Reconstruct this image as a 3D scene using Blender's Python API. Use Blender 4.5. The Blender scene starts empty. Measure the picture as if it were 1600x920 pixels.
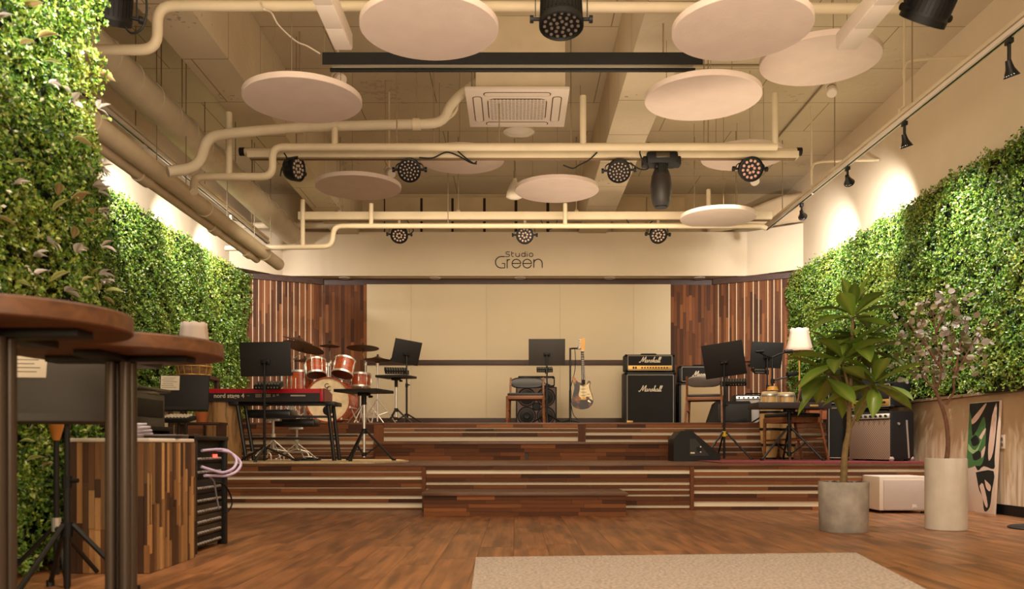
import bpy, bmesh, math, random
import numpy as np
from mathutils import Vector, Matrix, Euler

random.seed(7)
RNG = np.random.default_rng(11)
S = bpy.context.scene
COL = S.collection
PI = math.pi

# ------------------------------------------------------------------ camera
F = 1350.0            # focal length in pixels of the 1600 px wide frame
CX, CY, HC = 805.0, 695.0, 0.6
cam_d = bpy.data.cameras.new('camera')
cam = bpy.data.objects.new('camera', cam_d)
COL.objects.link(cam)
cam.location = (0, 0, HC)
cam.rotation_euler = (PI / 2, 0, 0)
cam_d.sensor_width = 36
cam_d.lens = 36 * F / 1600
cam_d.shift_x = (800 - CX) / 1600
cam_d.shift_y = (CY - 460) / 1600
cam_d.clip_start = 0.05
cam_d.dof.use_dof = True
cam_d.dof.focus_distance = 10.0
cam_d.dof.aperture_fstop = 3.2
S.camera = cam

# ------------------------------------------------------------------ world, lights, exposure
S.view_settings.view_transform = 'Standard'
S.view_settings.look = 'None'
S.view_settings.exposure = 0.42
S.view_settings.gamma = 1.0
S.view_settings.use_curve_mapping = False
wd = bpy.data.worlds.new('room_ambient'); S.world = wd
wd.use_nodes = True
wd.node_tree.nodes['Background'].inputs[0].default_value = (1.0, 0.84, 0.66, 1)
wd.node_tree.nodes['Background'].inputs[1].default_value = 0.11

WARM = (1.0, 0.82, 0.60)
def area(name, loc, target, sx, sy, power, color=WARM):
    l = bpy.data.lights.new(name, 'AREA'); l.shape = 'RECTANGLE'
    l.size, l.size_y, l.energy, l.color = sx, sy, power, color
    o = bpy.data.objects.new(name, l); COL.objects.link(o)
    o.location = loc
    o.rotation_euler = (Vector(target) - Vector(loc)).to_track_quat('-Z', 'Y').to_euler()
    return o
def spot(name, loc, target, power, angle, blend=0.6, color=(1, .9, .78), radius=.03):
    l = bpy.data.lights.new(name, 'SPOT')
    l.energy, l.color, l.spot_size, l.spot_blend, l.shadow_soft_size = power, color, math.radians(angle), blend, radius
    o = bpy.data.objects.new(name, l); COL.objects.link(o)
    o.location = loc
    o.rotation_euler = (Vector(target) - Vector(loc)).to_track_quat('-Z', 'Y').to_euler()
    return o
area('rear_room_light', (0.0, -2.6, 2.0), (0, 8, 3.6), 6.5, 2.2, 230)
area('hall_ceiling_light', (0.2, 3.2, 3.7), (0.2, 3.6, 0), 5.5, 3.0, 120)
area('stage_down_fill', (0.1, 9.6, 3.12), (0.1, 11.6, 0.7), 5.0, 1.2, 75)  # added fill over the stage; no fixture hangs at this spot
area('hall_up_fill', (-0.5, 4.4, 2.6), (-0.6, 6.4, 4.5), 6.5, 3.0, 58, (1.0, .84, .66))  # unseen fill facing up, added to brighten discs and ceiling
area('stage_up_fill', (1.6, 8.6, 2.6), (1.8, 9.0, 4.5), 3.6, 4.0, 34)  # added upward fill for the right side of the stage ceiling
spot('partition_spot', (-1.0, 4.0, 3.7), (-2.2, 4.25, 2.5), 520, 90, 1.0, (1, .93, .82))

# ------------------------------------------------------------------ helpers
def W(px, py, d):
    """the room point at depth d that the photograph shows at pixel (px, py)"""
    return Vector(((px - CX) * d / F, d, HC + (CY - py) * d / F))
def WX(px, d): return (px - CX) * d / F
def WZ(py, d): return HC + (CY - py) * d / F
def lin(c): return c / 12.92 if c <= .04045 else ((c + .055) / 1.055) ** 2.4
def C(r, g, b): return (lin(r / 255), lin(g / 255), lin(b / 255), 1)

class MB:
    """collects simple shapes into one mesh"""
    def __init__(s): s.v, s.f, s.m, s.M = [], [], [], Matrix()
    def add(s, verts, faces, mi=0, T=None):
        n = len(s.v); T = s.M @ T if T is not None else s.M
        s.v += [tuple(T @ Vector(p)) for p in verts]
        s.f += [tuple(i + n for i in f) for f in faces]
        s.m += [mi] * len(faces)
        return s
    def box(s, c, size, mi=0, rot=None, b=0.0):
        x, y, z = [q / 2 for q in size]
        T = Matrix.Translation(c)
        if rot is not None: T = T @ (Euler(rot).to_matrix().to_4x4() if not isinstance(rot, Matrix) else rot.to_4x4())
        if b <= 0:
            v = [(-x,-y,-z),(x,-y,-z),(x,y,-z),(-x,y,-z),(-x,-y,z),(x,-y,z),(x,y,z),(-x,y,z)]
            return s.add(v, [(0,3,2,1),(4,5,6,7),(0,1,5,4),(1,2,6,5),(2,3,7,6),(3,0,4,7)], mi, T)
        bm = bmesh.new(); bmesh.ops.create_cube(bm, size=1)
        for q in bm.verts: q.co = Vector((q.co.x*2*x, q.co.y*2*y, q.co.z*2*z))
        bmesh.ops.bevel(bm, geom=bm.edges[:], offset=b, segments=2, profile=.6, affect='EDGES')
        bm.verts.index_update()
        v = [q.co[:] for q in bm.verts]; f = [[q.index for q in g.verts] for g in bm.faces]
        bm.free()
        return s.add(v, f, mi, T)
    def cyl(s, p0, p1, r0, r1=None, n=12, mi=0, caps=True):
        r1 = r0 if r1 is None else r1
        p0, p1 = Vector(p0), Vector(p1); d = p1 - p0
        q = d.to_track_quat('Z', 'Y').to_matrix()
        v, f = [], []
        for p, r in ((p0, r0), (p1, r1)):
            for i in range(n):
                a = 2*PI*i/n; v.append(tuple(p + q @ Vector((r*math.cos(a), r*math.sin(a), 0))))
        f = [(i, (i+1) % n, n+(i+1) % n, n+i) for i in range(n)]
        if caps: f += [tuple(range(n-1, -1, -1)), tuple(range(n, 2*n))]
        return s.add(v, f, mi)
    def tube(s, pts, r, n=8, mi=0, taper=None, closed=False):
        pts = [Vector(p) for p in pts]; N = len(pts)
        v, f = [], []; up = None
        for k, p in enumerate(pts):
            a = pts[(k-1) % N] if (k > 0 or closed) else p; b = pts[(k+1) % N] if (k < N-1 or closed) else p
            t = (b - a).normalized()
            if up is None:
                up = Vector((0,0,1)) if abs(t.z) < .9 else Vector((1,0,0))
            side = t.cross(up)
            if side.length < 1e-6: side = t.orthogonal()
            side.normalize(); up = side.cross(t).normalized()
            rr = r if taper is None else r + (taper - r)*k/(N-1)
            for i in range(n):
                g = 2*PI*i/n; v.append(tuple(p + side*rr*math.cos(g) + up*rr*math.sin(g)))
        for k in range(N if closed else N-1):
            o, o2 = k*n, ((k+1) % N)*n
            f += [(o+i, o+(i+1) % n, o2+(i+1) % n, o2+i) for i in range(n)]
        if not closed: f += [tuple(range(n-1,-1,-1)), tuple(range((N-1)*n, N*n))]
        return s.add(v, f, mi)
    def lathe(s, prof, n=24, T=None, mi=0, squash=1.0, ring=False):
        v, f = [], []
        for r, z in prof:
            for i in range(n):
                a = 2*PI*i/n; v.append((r*math.cos(a), r*squash*math.sin(a), z))
        for k in range(len(prof)-1):
            o = k*n
            f += [(o+i, o+(i+1) % n, o+n+(i+1) % n, o+n+i) for i in range(n)]
        if ring:
            k = (len(prof)-1)*n; f += [(k+i, k+(i+1) % n, (i+1) % n, i) for i in range(n)]
            return s.add(v, f, mi, T)
        if prof[0][0] > 1e-5: f.append(tuple(range(n-1,-1,-1)))
        if prof[-1][0] > 1e-5: f.append(tuple(range((len(prof)-1)*n, len(prof)*n)))
        return s.add(v, f, mi, T)
    def prism(s, poly, h, T=None, mi=0):
        """polygon in x,y (counter-clockwise) raised by h along z"""
        n = len(poly)
        v = [(x, y, 0) for x, y in poly] + [(x, y, h) for x, y in poly]
        f = [tuple(range(n-1,-1,-1)), tuple(range(n, 2*n))] + [(i, (i+1) % n, n+(i+1) % n, n+i) for i in range(n)]
        return s.add(v, f, mi, T)
    def ball(s, c, r, n=12, mi=0, sc=(1,1,1)):
        k = max(4, n//2)
        prof = [(r*math.sin(PI*i/k), -r*math.cos(PI*i/k)) for i in range(k+1)]
        prof[0] = (0, -r); prof[-1] = (0, r)
        return s.lathe(prof, n, Matrix.Translation(c) @ Matrix.Diagonal((*sc, 1)), mi)
    def build(s, name, mat, parent=None, smooth=35):
        me = bpy.data.meshes.new(name)
        me.from_pydata(s.v, [], s.f)
        mats = mat if isinstance(mat, (list, tuple)) else [mat]
        for m in mats: me.materials.append(m)
        if len(mats) > 1: me.polygons.foreach_set('material_index', s.m)
        if smooth:
            me.polygons.foreach_set('use_smooth', [True]*len(me.polygons))
            me.set_sharp_from_angle(angle=math.radians(smooth))
        me.update()
        o = bpy.data.objects.new(name, me); COL.objects.link(o)
        if parent: o.parent = parent
        return o

def tag(o, label, cat, group=None):
    o['label'] = label; o['category'] = cat
    if group: o['group'] = group
    return o
def thing(name, label, cat, loc=(0,0,0), rz=0.0, group=None, rot=None):
    o = bpy.data.objects.new(name, None); COL.objects.link(o)
    o.empty_display_size = .05
    o.location = loc; o.rotation_euler = rot if rot else (0, 0, rz)
    return tag(o, label, cat, group)
def struct(o): o['kind'] = 'structure'; return o
def dup(root, loc, label, rot=None, group=None):
    r = root.copy(); COL.objects.link(r); r.location = loc; r['label'] = label
    if rot is not None: r.rotation_euler = rot
    if group: r['group'] = group
    for ch in list(root.children):
        c = ch.copy(); COL.objects.link(c); c.parent = r
        for g in list(ch.children):
            e = g.copy(); COL.objects.link(e); e.parent = c
    return r
def arc(c, r, a0, a1, n, ax=(1,0,0), ay=(0,0,1)):
    c, ax, ay = Vector(c), Vector(ax), Vector(ay)
    return [c + ax*r*math.cos(a0+(a1-a0)*i/n) + ay*r*math.sin(a0+(a1-a0)*i/n) for i in range(n+1)]
def spline(pts, k=6):
    P = [Vector(p) for p in pts]; out = []
    for i in range(len(P)-1):
        a, b, c, d = P[max(i-1,0)], P[i], P[i+1], P[min(i+2, len(P)-1)]
        for j in range(k):
            t = j/k
            out.append(.5*((2*b)+(c-a)*t+(2*a-5*b+4*c-d)*t*t+(3*b-a-3*c+d)*t**3))
    return out + [P[-1]]
def elbowed(pts, r=.08, k=5):
    """a pipe's path with its corners rounded"""
    P = [Vector(p) for p in pts]; out = [P[0]]
    for i in range(1, len(P)-1):
        a = P[i] + (P[i-1]-P[i]).normalized()*min(r, (P[i-1]-P[i]).length/2)
        b = P[i] + (P[i+1]-P[i]).normalized()*min(r, (P[i+1]-P[i]).length/2)
        for j in range(k+1):
            t = j/k; out.append(a*(1-t)**2 + P[i]*2*t*(1-t) + b*t*t)
    return out + [P[-1]]
def text(name, body, mat, parent, loc, rot, size, shear=0.0, ext=.001, bold=0.0, align='CENTER', spacing=1.0):
    cu = bpy.data.curves.new(name, 'FONT'); cu.body = body; cu.size = size; cu.shear = shear
    cu.extrude = ext; cu.offset = bold; cu.align_x = align; cu.align_y = 'CENTER'; cu.space_character = spacing
    cu.resolution_u = 3
    cu.materials.append(mat)
    tmp = bpy.data.objects.new(name, cu); COL.objects.link(tmp)
    me = bpy.data.meshes.new_from_object(tmp); bpy.data.objects.remove(tmp)
    o = bpy.data.objects.new(name, me); COL.objects.link(o)
    o.parent = parent; o.location = loc; o.rotation_euler = rot
    return o

# ------------------------------------------------------------------ materials
def new_mat(name):
    m = bpy.data.materials.new(name); m.use_nodes = True
    return m, m.node_tree, m.node_tree.nodes['Principled BSDF']
def plain(name, col, rough=.6, metal=0.0, spec=.5, noise=0.0, nscale=8, bump=0.0, bscale=60, coat=0.0):
    m, nt, b = new_mat(name)
    b.inputs['Base Color'].default_value = col; b.inputs['Roughness'].default_value = rough
    b.inputs['Metallic'].default_value = metal; b.inputs['Specular IOR Level'].default_value = spec
    if coat: b.inputs['Coat Weight'].default_value = coat
    if noise or bump:
        tc = nt.nodes.new('ShaderNodeTexCoord')
    if noise:
        n = nt.nodes.new('ShaderNodeTexNoise'); n.inputs['Scale'].default_value = nscale; n.inputs['Detail'].default_value = 6
        nt.links.new(tc.outputs['Object'], n.inputs['Vector'])
        r = nt.nodes.new('ShaderNodeValToRGB')
        r.color_ramp.elements[0].position = .3; r.color_ramp.elements[1].position = .7
        r.color_ramp.elements[0].color = tuple(c*(1-noise) for c in col[:3]) + (1,)
        r.color_ramp.elements[1].color = tuple(min(1, c*(1+noise*.5)) for c in col[:3]) + (1,)
        nt.links.new(n.outputs['Fac'], r.inputs['Fac']); nt.links.new(r.outputs['Color'], b.inputs['Base Color'])
    if bump:
        n2 = nt.nodes.new('ShaderNodeTexNoise'); n2.inputs['Scale'].default_value = bscale; n2.inputs['Detail'].default_value = 4
        nt.links.new(tc.outputs['Object'], n2.inputs['Vector'])
        bp = nt.nodes.new('ShaderNodeBump'); bp.inputs['Strength'].default_value = bump; bp.inputs['Distance'].default_value = .01
        nt.links.new(n2.outputs['Fac'], bp.inputs['Height']); nt.links.new(bp.outputs['Normal'], b.inputs['Normal'])
    return m
def wood(name, ramp, rough=.45, spec=.5, scale=(2.0, 26.0, 26.0), per_object=True, grain=.35, coord='Object', mott=0.0):
    """board wood: each object takes its own tone from the ramp, grain runs along local x"""
    m, nt, b = new_mat(name); L = nt.links
    oi = nt.nodes.new('ShaderNodeObjectInfo'); tc = nt.nodes.new('ShaderNodeTexCoord')
    rp = nt.nodes.new('ShaderNodeValToRGB'); rp.color_ramp.interpolation = 'LINEAR'
    els = rp.color_ramp.elements
    while len(els) < len(ramp): els.new(.5)
    for i, c in enumerate(ramp): els[i].position = i/(len(ramp)-1); els[i].color = c
    mp = nt.nodes.new('ShaderNodeMapping'); mp.inputs['Scale'].default_value = scale
    L.new(tc.outputs[coord], mp.inputs['Vector'])
    if per_object:
        cb = nt.nodes.new('ShaderNodeVectorMath'); cb.operation = 'SCALE'; cb.inputs[0].default_value = (37, 91, 53)
        L.new(oi.outputs['Random'], cb.inputs['Scale']); L.new(cb.outputs[0], mp.inputs['Location'])
    n = nt.nodes.new('ShaderNodeTexNoise'); n.inputs['Scale'].default_value = 1.0; n.inputs['Detail'].default_value = 7; n.inputs['Distortion'].default_value = .6
    L.new(mp.outputs[0], n.inputs['Vector'])
    if per_object: L.new(oi.outputs['Random'], rp.inputs['Fac'])
    else: L.new(n.outputs['Fac'], rp.inputs['Fac'])
    g = nt.nodes.new('ShaderNodeMapRange'); g.inputs[1].default_value = .3; g.inputs[2].default_value = .7
    g.inputs[3].default_value = 1 - grain; g.inputs[4].default_value = 1 + grain*.6
    L.new(n.outputs['Fac'], g.inputs[0])
    mx = nt.nodes.new('ShaderNodeVectorMath'); mx.operation = 'SCALE'
    L.new(rp.outputs['Color'], mx.inputs[0]); L.new(g.outputs[0], mx.inputs['Scale'])
    last = mx
    if mott:
        n3 = nt.nodes.new('ShaderNodeTexNoise'); n3.inputs['Scale'].default_value = 1.0; n3.inputs['Detail'].default_value = 5
        mp3 = nt.nodes.new('ShaderNodeMapping'); mp3.inputs['Scale'].default_value = (scale[0]*1.6, scale[1]*.25, scale[2]*.25)
        L.new(tc.outputs[coord], mp3.inputs['Vector'])
        if per_object: L.new(cb.outputs[0], mp3.inputs['Location'])
        L.new(mp3.outputs[0], n3.inputs['Vector'])
        g3 = nt.nodes.new('ShaderNodeMapRange'); g3.inputs[1].default_value = .35; g3.inputs[2].default_value = .6
        g3.inputs[3].default_value = 1 - mott; g3.inputs[4].default_value = 1.05
        L.new(n3.outputs['Fac'], g3.inputs[0])
        m3 = nt.nodes.new('ShaderNodeVectorMath'); m3.operation = 'SCALE'
        L.new(mx.outputs[0], m3.inputs[0]); L.new(g3.outputs[0], m3.inputs['Scale']); last = m3
    L.new(last.outputs[0], b.inputs['Base Color'])
    b.inputs['Roughness'].default_value = rough; b.inputs['Specular IOR Level'].default_value = spec
    bp = nt.nodes.new('ShaderNodeBump'); bp.inputs['Strength'].default_value = .12; bp.inputs['Distance'].default_value = .004
    L.new(n.outputs['Fac'], bp.inputs['Height']); L.new(bp.outputs['Normal'], b.inputs['Normal'])
    return m
def glow(name, col, strength):
    m, nt, b = new_mat(name)
    b.inputs['Base Color'].default_value = col
    b.inputs['Emission Color'].default_value = col; b.inputs['Emission Strength'].default_value = strength
    return m
def leafy(name, attr='tint', trans=.3, rough=.45, spec=.5):
    m, nt, b = new_mat(name); L = nt.links
    a = nt.nodes.new('ShaderNodeAttribute'); a.attribute_name = attr
    L.new(a.outputs['Color'], b.inputs['Base Color']); b.inputs['Roughness'].default_value = rough
    b.inputs['Specular IOR Level'].default_value = spec
    t = nt.nodes.new('ShaderNodeBsdfTranslucent'); L.new(a.outputs['Color'], t.inputs['Color'])
    mx = nt.nodes.new('ShaderNodeMixShader'); mx.inputs[0].default_value = trans
    L.new(b.outputs[0], mx.inputs[1]); L.new(t.outputs[0], mx.inputs[2])
    L.new(mx.outputs[0], nt.nodes['Material Output'].inputs['Surface'])
    return m
def concrete(name, col, spots=.5):
    m, nt, b = new_mat(name); L = nt.links
    tc = nt.nodes.new('ShaderNodeTexCoord')
    n = nt.nodes.new('ShaderNodeTexNoise'); n.inputs['Scale'].default_value = 1.3; n.inputs['Detail'].default_value = 8
    L.new(tc.outputs['Object'], n.inputs['Vector'])
    r = nt.nodes.new('ShaderNodeValToRGB'); r.color_ramp.elements[0].position = .3; r.color_ramp.elements[1].position = .7
    r.color_ramp.elements[0].color = tuple(c*.86 for c in col[:3])+(1,); r.color_ramp.elements[1].color = col
    L.new(n.outputs['Fac'], r.inputs['Fac'])
    v = nt.nodes.new('ShaderNodeTexNoise'); v.inputs['Scale'].default_value = 16; v.inputs['Detail'].default_value = 3
    L.new(tc.outputs['Object'], v.inputs['Vector'])
    v2 = nt.nodes.new('ShaderNodeTexNoise'); v2.inputs['Scale'].default_value = 1.1; v2.inputs['Detail'].default_value = 2
    L.new(tc.outputs['Object'], v2.inputs['Vector'])
    ad = nt.nodes.new('ShaderNodeMath'); ad.operation = 'MULTIPLY'
    L.new(v.outputs['Fac'], ad.inputs[0]); L.new(v2.outputs['Fac'], ad.inputs[1])
    mr = nt.nodes.new('ShaderNodeMapRange'); mr.inputs[1].default_value = .385; mr.inputs[2].default_value = .42
    mr.inputs[3].default_value = 0; mr.inputs[4].default_value = spots
    L.new(ad.outputs[0], mr.inputs[0])
    mx = nt.nodes.new('ShaderNodeMix'); mx.data_type = 'RGBA'; mx.inputs[7].default_value = tuple(c*.22 for c in col[:3])+(1,)
    L.new(mr.outputs[0], mx.inputs[0]); L.new(r.outputs['Color'], mx.inputs[6]); L.new(mx.outputs[2], b.inputs['Base Color'])
    b.inputs['Roughness'].default_value = .85
    bk = nt.nodes.new('ShaderNodeTexBrick'); bk.inputs['Scale'].default_value = 1.0; bk.inputs['Mortar Size'].default_value = .006; bk.inputs['Brick Width'].default_value = 1.8; bk.inputs['Row Height'].default_value = .9
    bk.inputs['Color1'].default_value = bk.inputs['Color2'].default_value = (1,1,1,1); bk.inputs['Mortar'].default_value = (.45,.42,.36,1)
    L.new(tc.outputs['Object'], bk.inputs['Vector'])
    ml = nt.nodes.new('ShaderNodeMix'); ml.data_type = 'RGBA'; ml.blend_type = 'MULTIPLY'; ml.inputs[0].default_value = 1
    L.new(mx.outputs[2], ml.inputs[6]); L.new(bk.outputs['Color'], ml.inputs[7]); L.new(ml.outputs[2], b.inputs['Base Color'])
    bp = nt.nodes.new('ShaderNodeBump'); bp.inputs['Strength'].default_value = .25; bp.inputs['Distance'].default_value = .02
    L.new(v.outputs['Fac'], bp.inputs['Height']); L.new(bp.outputs['Normal'], b.inputs['Normal'])
    return m

M_WALL = plain('cream_paint', C(222, 204, 176), .8, noise=.05, nscale=1.5)
M_CEIL = concrete('painted_concrete', C(206, 190, 160), .25)
M_BEAM = concrete('beam_concrete', C(214, 196, 166), .6)
M_PIPE = plain('cream_pipe', C(214, 196, 164), .55, noise=.08, nscale=5)
M_WRAP = plain('wrapped_duct', C(212, 196, 168), .75, noise=.1, nscale=4, bump=.5, bscale=18)
M_DISC = plain('disc_felt', C(218, 197, 182), .9, noise=.06, nscale=5, bump=.15, bscale=40)
M_WHITE = plain('white_plastic', C(222, 206, 190), .5)
M_BLACK = plain('black_plastic', C(14, 13, 12), .5, spec=.35)
M_METALB = plain('black_metal', C(18, 16, 15), .42, spec=.45)
M_DESK = plain('black_desk_metal', C(21, 19, 17), .6)
M_TOLEX = plain('black_tolex', C(17, 15, 15), .6, bump=.3, bscale=250)
M_CLOTH = plain('black_grille_cloth', C(30, 27, 25), .9, bump=.3, bscale=300)
M_CHROME = plain('chrome', C(226, 220, 212), .34, .8)
M_STEEL = plain('steel_rod', C(150, 132, 104), .5, .3)
M_GOLD = plain('gold_panel', C(205, 160, 85), .4, .5)
M_CYMBAL = plain('bronze_cymbal', C(104, 74, 44), .42, .7, noise=.2, nscale=9)
M_RED = plain('red_lacquer', C(185, 24, 38), .35)
M_FABW = plain('screen_fabric', C(226, 208, 176), .9, noise=.03, nscale=1)
M_DARKWOOD = wood('dark_trim_wood', [C(58, 34, 24), C(74, 42, 28)], .5, per_object=False)
M_STAVE = wood('stave_wood', [C(62, 36, 22), C(90, 52, 30), C(116, 68, 38), C(98, 58, 33), C(150, 92, 52), C(74, 43, 26), C(128, 77, 43)], .66, spec=.25)
M_COUNTER = wood('counter_stave', [C(62, 40, 26), C(80, 52, 34), C(186, 136, 84), C(72, 46, 30), C(110, 72, 44), C(202, 154, 98), C(58, 38, 26), C(150, 104, 62)], .4)
M_PLANK = wood('floor_plank', [C(150, 99, 61), C(158, 105, 65), C(146, 95, 58), C(162, 109, 68)], .36, scale=(1.5, 9, 9), mott=.52, grain=.3)
M_DECK = wood('stage_deck', [C(88, 58, 40), C(112, 74, 50)], .4, scale=(3, 18, 18), per_object=False)
M_TABLE = wood('table_wood', [C(88, 54, 32), C(122, 78, 46)], .5, scale=(3, 22, 22), per_object=False)
M_CHAIRWOOD = wood('chair_wood', [C(112, 66, 38), C(140, 86, 50)], .4, scale=(3, 30, 30), per_object=False)
M_SLATGAP = plain('slat_gap_batten', C(212, 186, 152), .75)
M_STRIP = plain('light_strip', C(244, 228, 200), .7)
M_SHELL = wood('drum_shell_lacquer', [C(150, 62, 30), C(178, 82, 42)], .22, scale=(6, 30, 30), per_object=False)
M_SKIN = plain('mottled_drum_skin', C(222, 198, 158), .6, noise=.22, nscale=16)
M_PAPER = plain('paper', C(222, 208, 186), .8)
M_INK = plain('ink', C(70, 62, 56), .8)
M_LENS = plain('led_lens', C(176, 150, 132), .25)
M_LENSDIM = plain('dim_led_lens', C(104, 92, 82), .25)
M_LENSRED = plain('led_lens_red', C(208, 158, 142), .25)
M_SEAT = plain('black_leather', C(26, 24, 24), .32)
M_SOIL = plain('soil', C(40, 32, 26), .95, bump=.8, bscale=60)
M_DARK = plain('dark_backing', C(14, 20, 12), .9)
def unit_cube(name, mat):
    mb = MB().box((0,0,0), (1,1,1)); me = bpy.data.meshes.new(name)
    me.from_pydata(mb.v, [], mb.f); me.materials.append(mat)
    return me
U_STAVE = unit_cube('stave', M_STAVE); U_COUNTER = unit_cube('stave', M_COUNTER); U_PLANK = unit_cube('plank', M_PLANK)
def piece(name, me, parent, loc, size, rot=None):
    o = bpy.data.objects.new(name, me); COL.objects.link(o); o.parent = parent
    o.location = loc; o.scale = size
    if rot is not None: o.rotation_euler = rot
    return o
# ------------------------------------------------------------------ room shell
XL, XR, YB, ZC = -4.125, 4.22, 13.5, 4.52
PX, PY = -2.33, 4.58                       # face and end of the near green partition
CL, CR = 12.9, 12.89                     # where the angled wood panels meet the side walls
floor = struct(MB().box((.05, 5, -.06), (8.9, 18, .1), 0).build('floor', plain('floor_joint', C(40, 26, 18), .7)))
pw, pl = .196, 1.25
cols = int((XR - XL)/pw) + 1
for i in range(cols):
    x = XL + pw*(i+.5)
    y = 1.3 - random.random()*pl
    while y < 8.1:
        y1 = min(y + pl, 8.12)
        if y1 > 1.6 and not (x < -2.4 and y1 < 4.6) and abs(x) < y1*.66 + .4:
            piece('plank', U_PLANK, floor, ((y+y1)/2*0 + x, (y+y1)/2, -.006), (y1-y-.002, pw-.0015, .012), (0, 0, PI/2))
        y = y1
struct(MB().box(((XL+XR)/2, 5, ZC+.06), (8.6, 17.4, .12)).build('ceiling', M_CEIL))
struct(MB().box((XR+.06, 5, ZC/2), (.12, 17.2, ZC)).build('wall_right', M_WALL))
struct(MB().box((XL-.06, 8.9, ZC/2), (.12, 9.4, ZC)).build('wall_left', M_WALL))
struct(MB().box(((XL+PX)/2-.05, (PY-2)/2, ZC/2), (PX-XL-.1, PY+2, ZC)).build('wall_partition', M_WALL))
wb = struct(MB().box((.05, YB+.06, ZC/2), (8.6, .12, ZC)).build('wall_back', plain('rear_wall_board', C(190, 166, 128), .85, noise=.12, nscale=2)))
# boards of the rear wall above the fascia
bx = [WX(p, YB) for p in (600, 659, 707, 757, 806, 856, 905, 955, 1010, 1070)]
M_BOARD = plain('painted_board', C(196, 172, 134), .85, noise=.14, nscale=2.5)
M_GAP = plain('dark_gap', C(52, 36, 22), .9)
MB().box(((bx[0]+bx[6])/2, YB-.004, 4.08), (bx[6]-bx[0], .008, .74)).build('joint_backing', M_GAP, wb)
for a, b in zip(bx, bx[1:]):
    w = .05 if b < bx[6] + .01 else .015
    MB().box(((a+b)/2, YB-.02, 4.1), (b-a-w*.6-random.random()*.02, .03, .72), b=.004).build('panel', M_BOARD, wb)

# concrete beams along the room and the seams of the slab
struct(MB().box((-2.585, 6.2, (3.815+ZC)/2), (.39, 14.6, ZC-3.815), b=.012).build('trim_1', M_BEAM))
struct(MB().box((1.18, 6.2, (3.83+ZC)/2), (.42, 14.6, ZC-3.83), b=.012).build('trim_2', M_BEAM))
# fascia above the stage: centre face and two facets, soffit behind it
FY, FZ0, FZ1 = 13.19, 3.18, 3.85
def wall_strip(name, pts, z0, z1, th, mat, parent=None):
    mb = MB()
    for (x0, y0), (x1, y1) in zip(pts, pts[1:]):
        a, b = Vector((x0, y0, 0)), Vector((x1, y1, 0)); d = (b-a); n = Vector((-d.y, d.x, 0)).normalized()*th
        mb.prism([(a.x, a.y), (b.x, b.y), (b.x+n.x, b.y+n.y), (a.x+n.x, a.y+n.y)], z1-z0, Matrix.Translation((0,0,z0)))
    return mb.build(name, mat, parent, smooth=0)
fas = struct(wall_strip('wall_fascia', [(XL, 12.46), (-3.55, FY), (3.54, FY), (XR, 12.66)], FZ0, FZ1, .05, M_WALL))
struct(MB().prism([(XL, 12.5), (-3.55, FY+.02), (3.54, FY+.02), (XR, 12.7), (XR, 13.4), (XL, 13.4)], .04, Matrix.Translation((0,0,FZ0))).build('trim_3', M_WALL, smooth=0))
for px in (538, 680, 813, 953, 1093):
    t = thing('downlight', 'round recessed downlight in the soffit ' + {538: 'above the left wood panel', 680: 'above the left part of the screen', 813: 'right under the Studio Green sign', 953: 'above the amplifier stack side of the screen', 1093: 'above the right wood panel'}[px], 'ceiling light', (WX(px, 13.33), 13.33, FZ0), group='downlights in the stage soffit')
    MB().lathe([(.055, -.004), (.085, -.012), (.092, 0), (.09, .01)], 24, ring=True).build('ring', M_WHITE, t)
    MB().cyl((0,0,-.003), (0,0,.004), .056, n=20).build('lamp_lens', M_DISC, t)

# ---- wood cladding of the stage's back corners
def stave_column(parent, me, base, u, n, x, w, z0, z1, lens, th=.009, name='stave'):
    """one column of end-to-end staves standing on a wall plane"""
    R = Matrix((Vector((0,0,1)), u, Vector((0,0,1)).cross(u))).transposed().to_euler()
    z = z0
    while z < z1 - .01:
        l = min(random.uniform(*lens), z1 - z)
        if z1 - z - l < .1: l = z1 - z
        t = th + random.random()*.006
        c = base + u*(x + w/2) + n*(t/2) + Vector((0,0,z + l/2))
        piece(name, me, parent, c, (l-.0015, w-.0015, t), R)
        z += l
PZ0, PZ1 = .93, 3.09
def clad(name, a, b, label, gaps, slats, lens=(.32, .62)):
    a, b = Vector((*a, 0)), Vector((*b, 0)); u = (b-a).normalized(); L = (b-a).length
    n = Vector((u.y, -u.x, 0))
    if n.y > 0: n = -n
    t = tag(bpy.data.objects.new(name, None), label, 'wall panel'); COL.objects.link(t)
    back = MB(); R = Matrix((u, n, Vector((0,0,1)))).transposed()
    back.box((a+b)/2 + n*-.02 + Vector((0,0,(.872+PZ1+.09)/2)), (L, .04, PZ1+.09-.872), rot=R)
    back.build('backing', M_SLATGAP if gaps else M_DARKWOOD, t, 0)
    x = 0.0
    for w, k in slats:
        cw = w/k
        for j in range(k): stave_column(t, U_STAVE, a, u, n, x + j*cw, cw, PZ0, PZ1, lens)
        if gaps and x + w + gaps < L:
            MB().box(a + u*(x+w+gaps/2) + n*.006 + Vector((0,0,(PZ0+PZ1)/2)), (gaps-.003, .012, PZ1-PZ0), rot=R).build('light_strip', M_SLATGAP, t, 0)
        x += w + gaps
        if x > L - .02: break
    return t, a, b, u, n, L
LA, LB, RA, RB = (XL+.03, CL), (-3.0, YB-.05), (3.08, YB-.05), (XR-.03, CR)
Ll = math.hypot(LB[0]-LA[0], LB[1]-LA[1]); pitch = Ll/14
tl = clad('slatted_wood_panel', LA, LB, 'angled wall of vertical brown wood slats with pale gaps behind the drum kit', .014, [(pitch-.014, 2)]*12 + [(2*pitch-.014, 4)] )
Lr = math.hypot(RB[0]-RA[0], RB[1]-RA[1])
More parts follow.
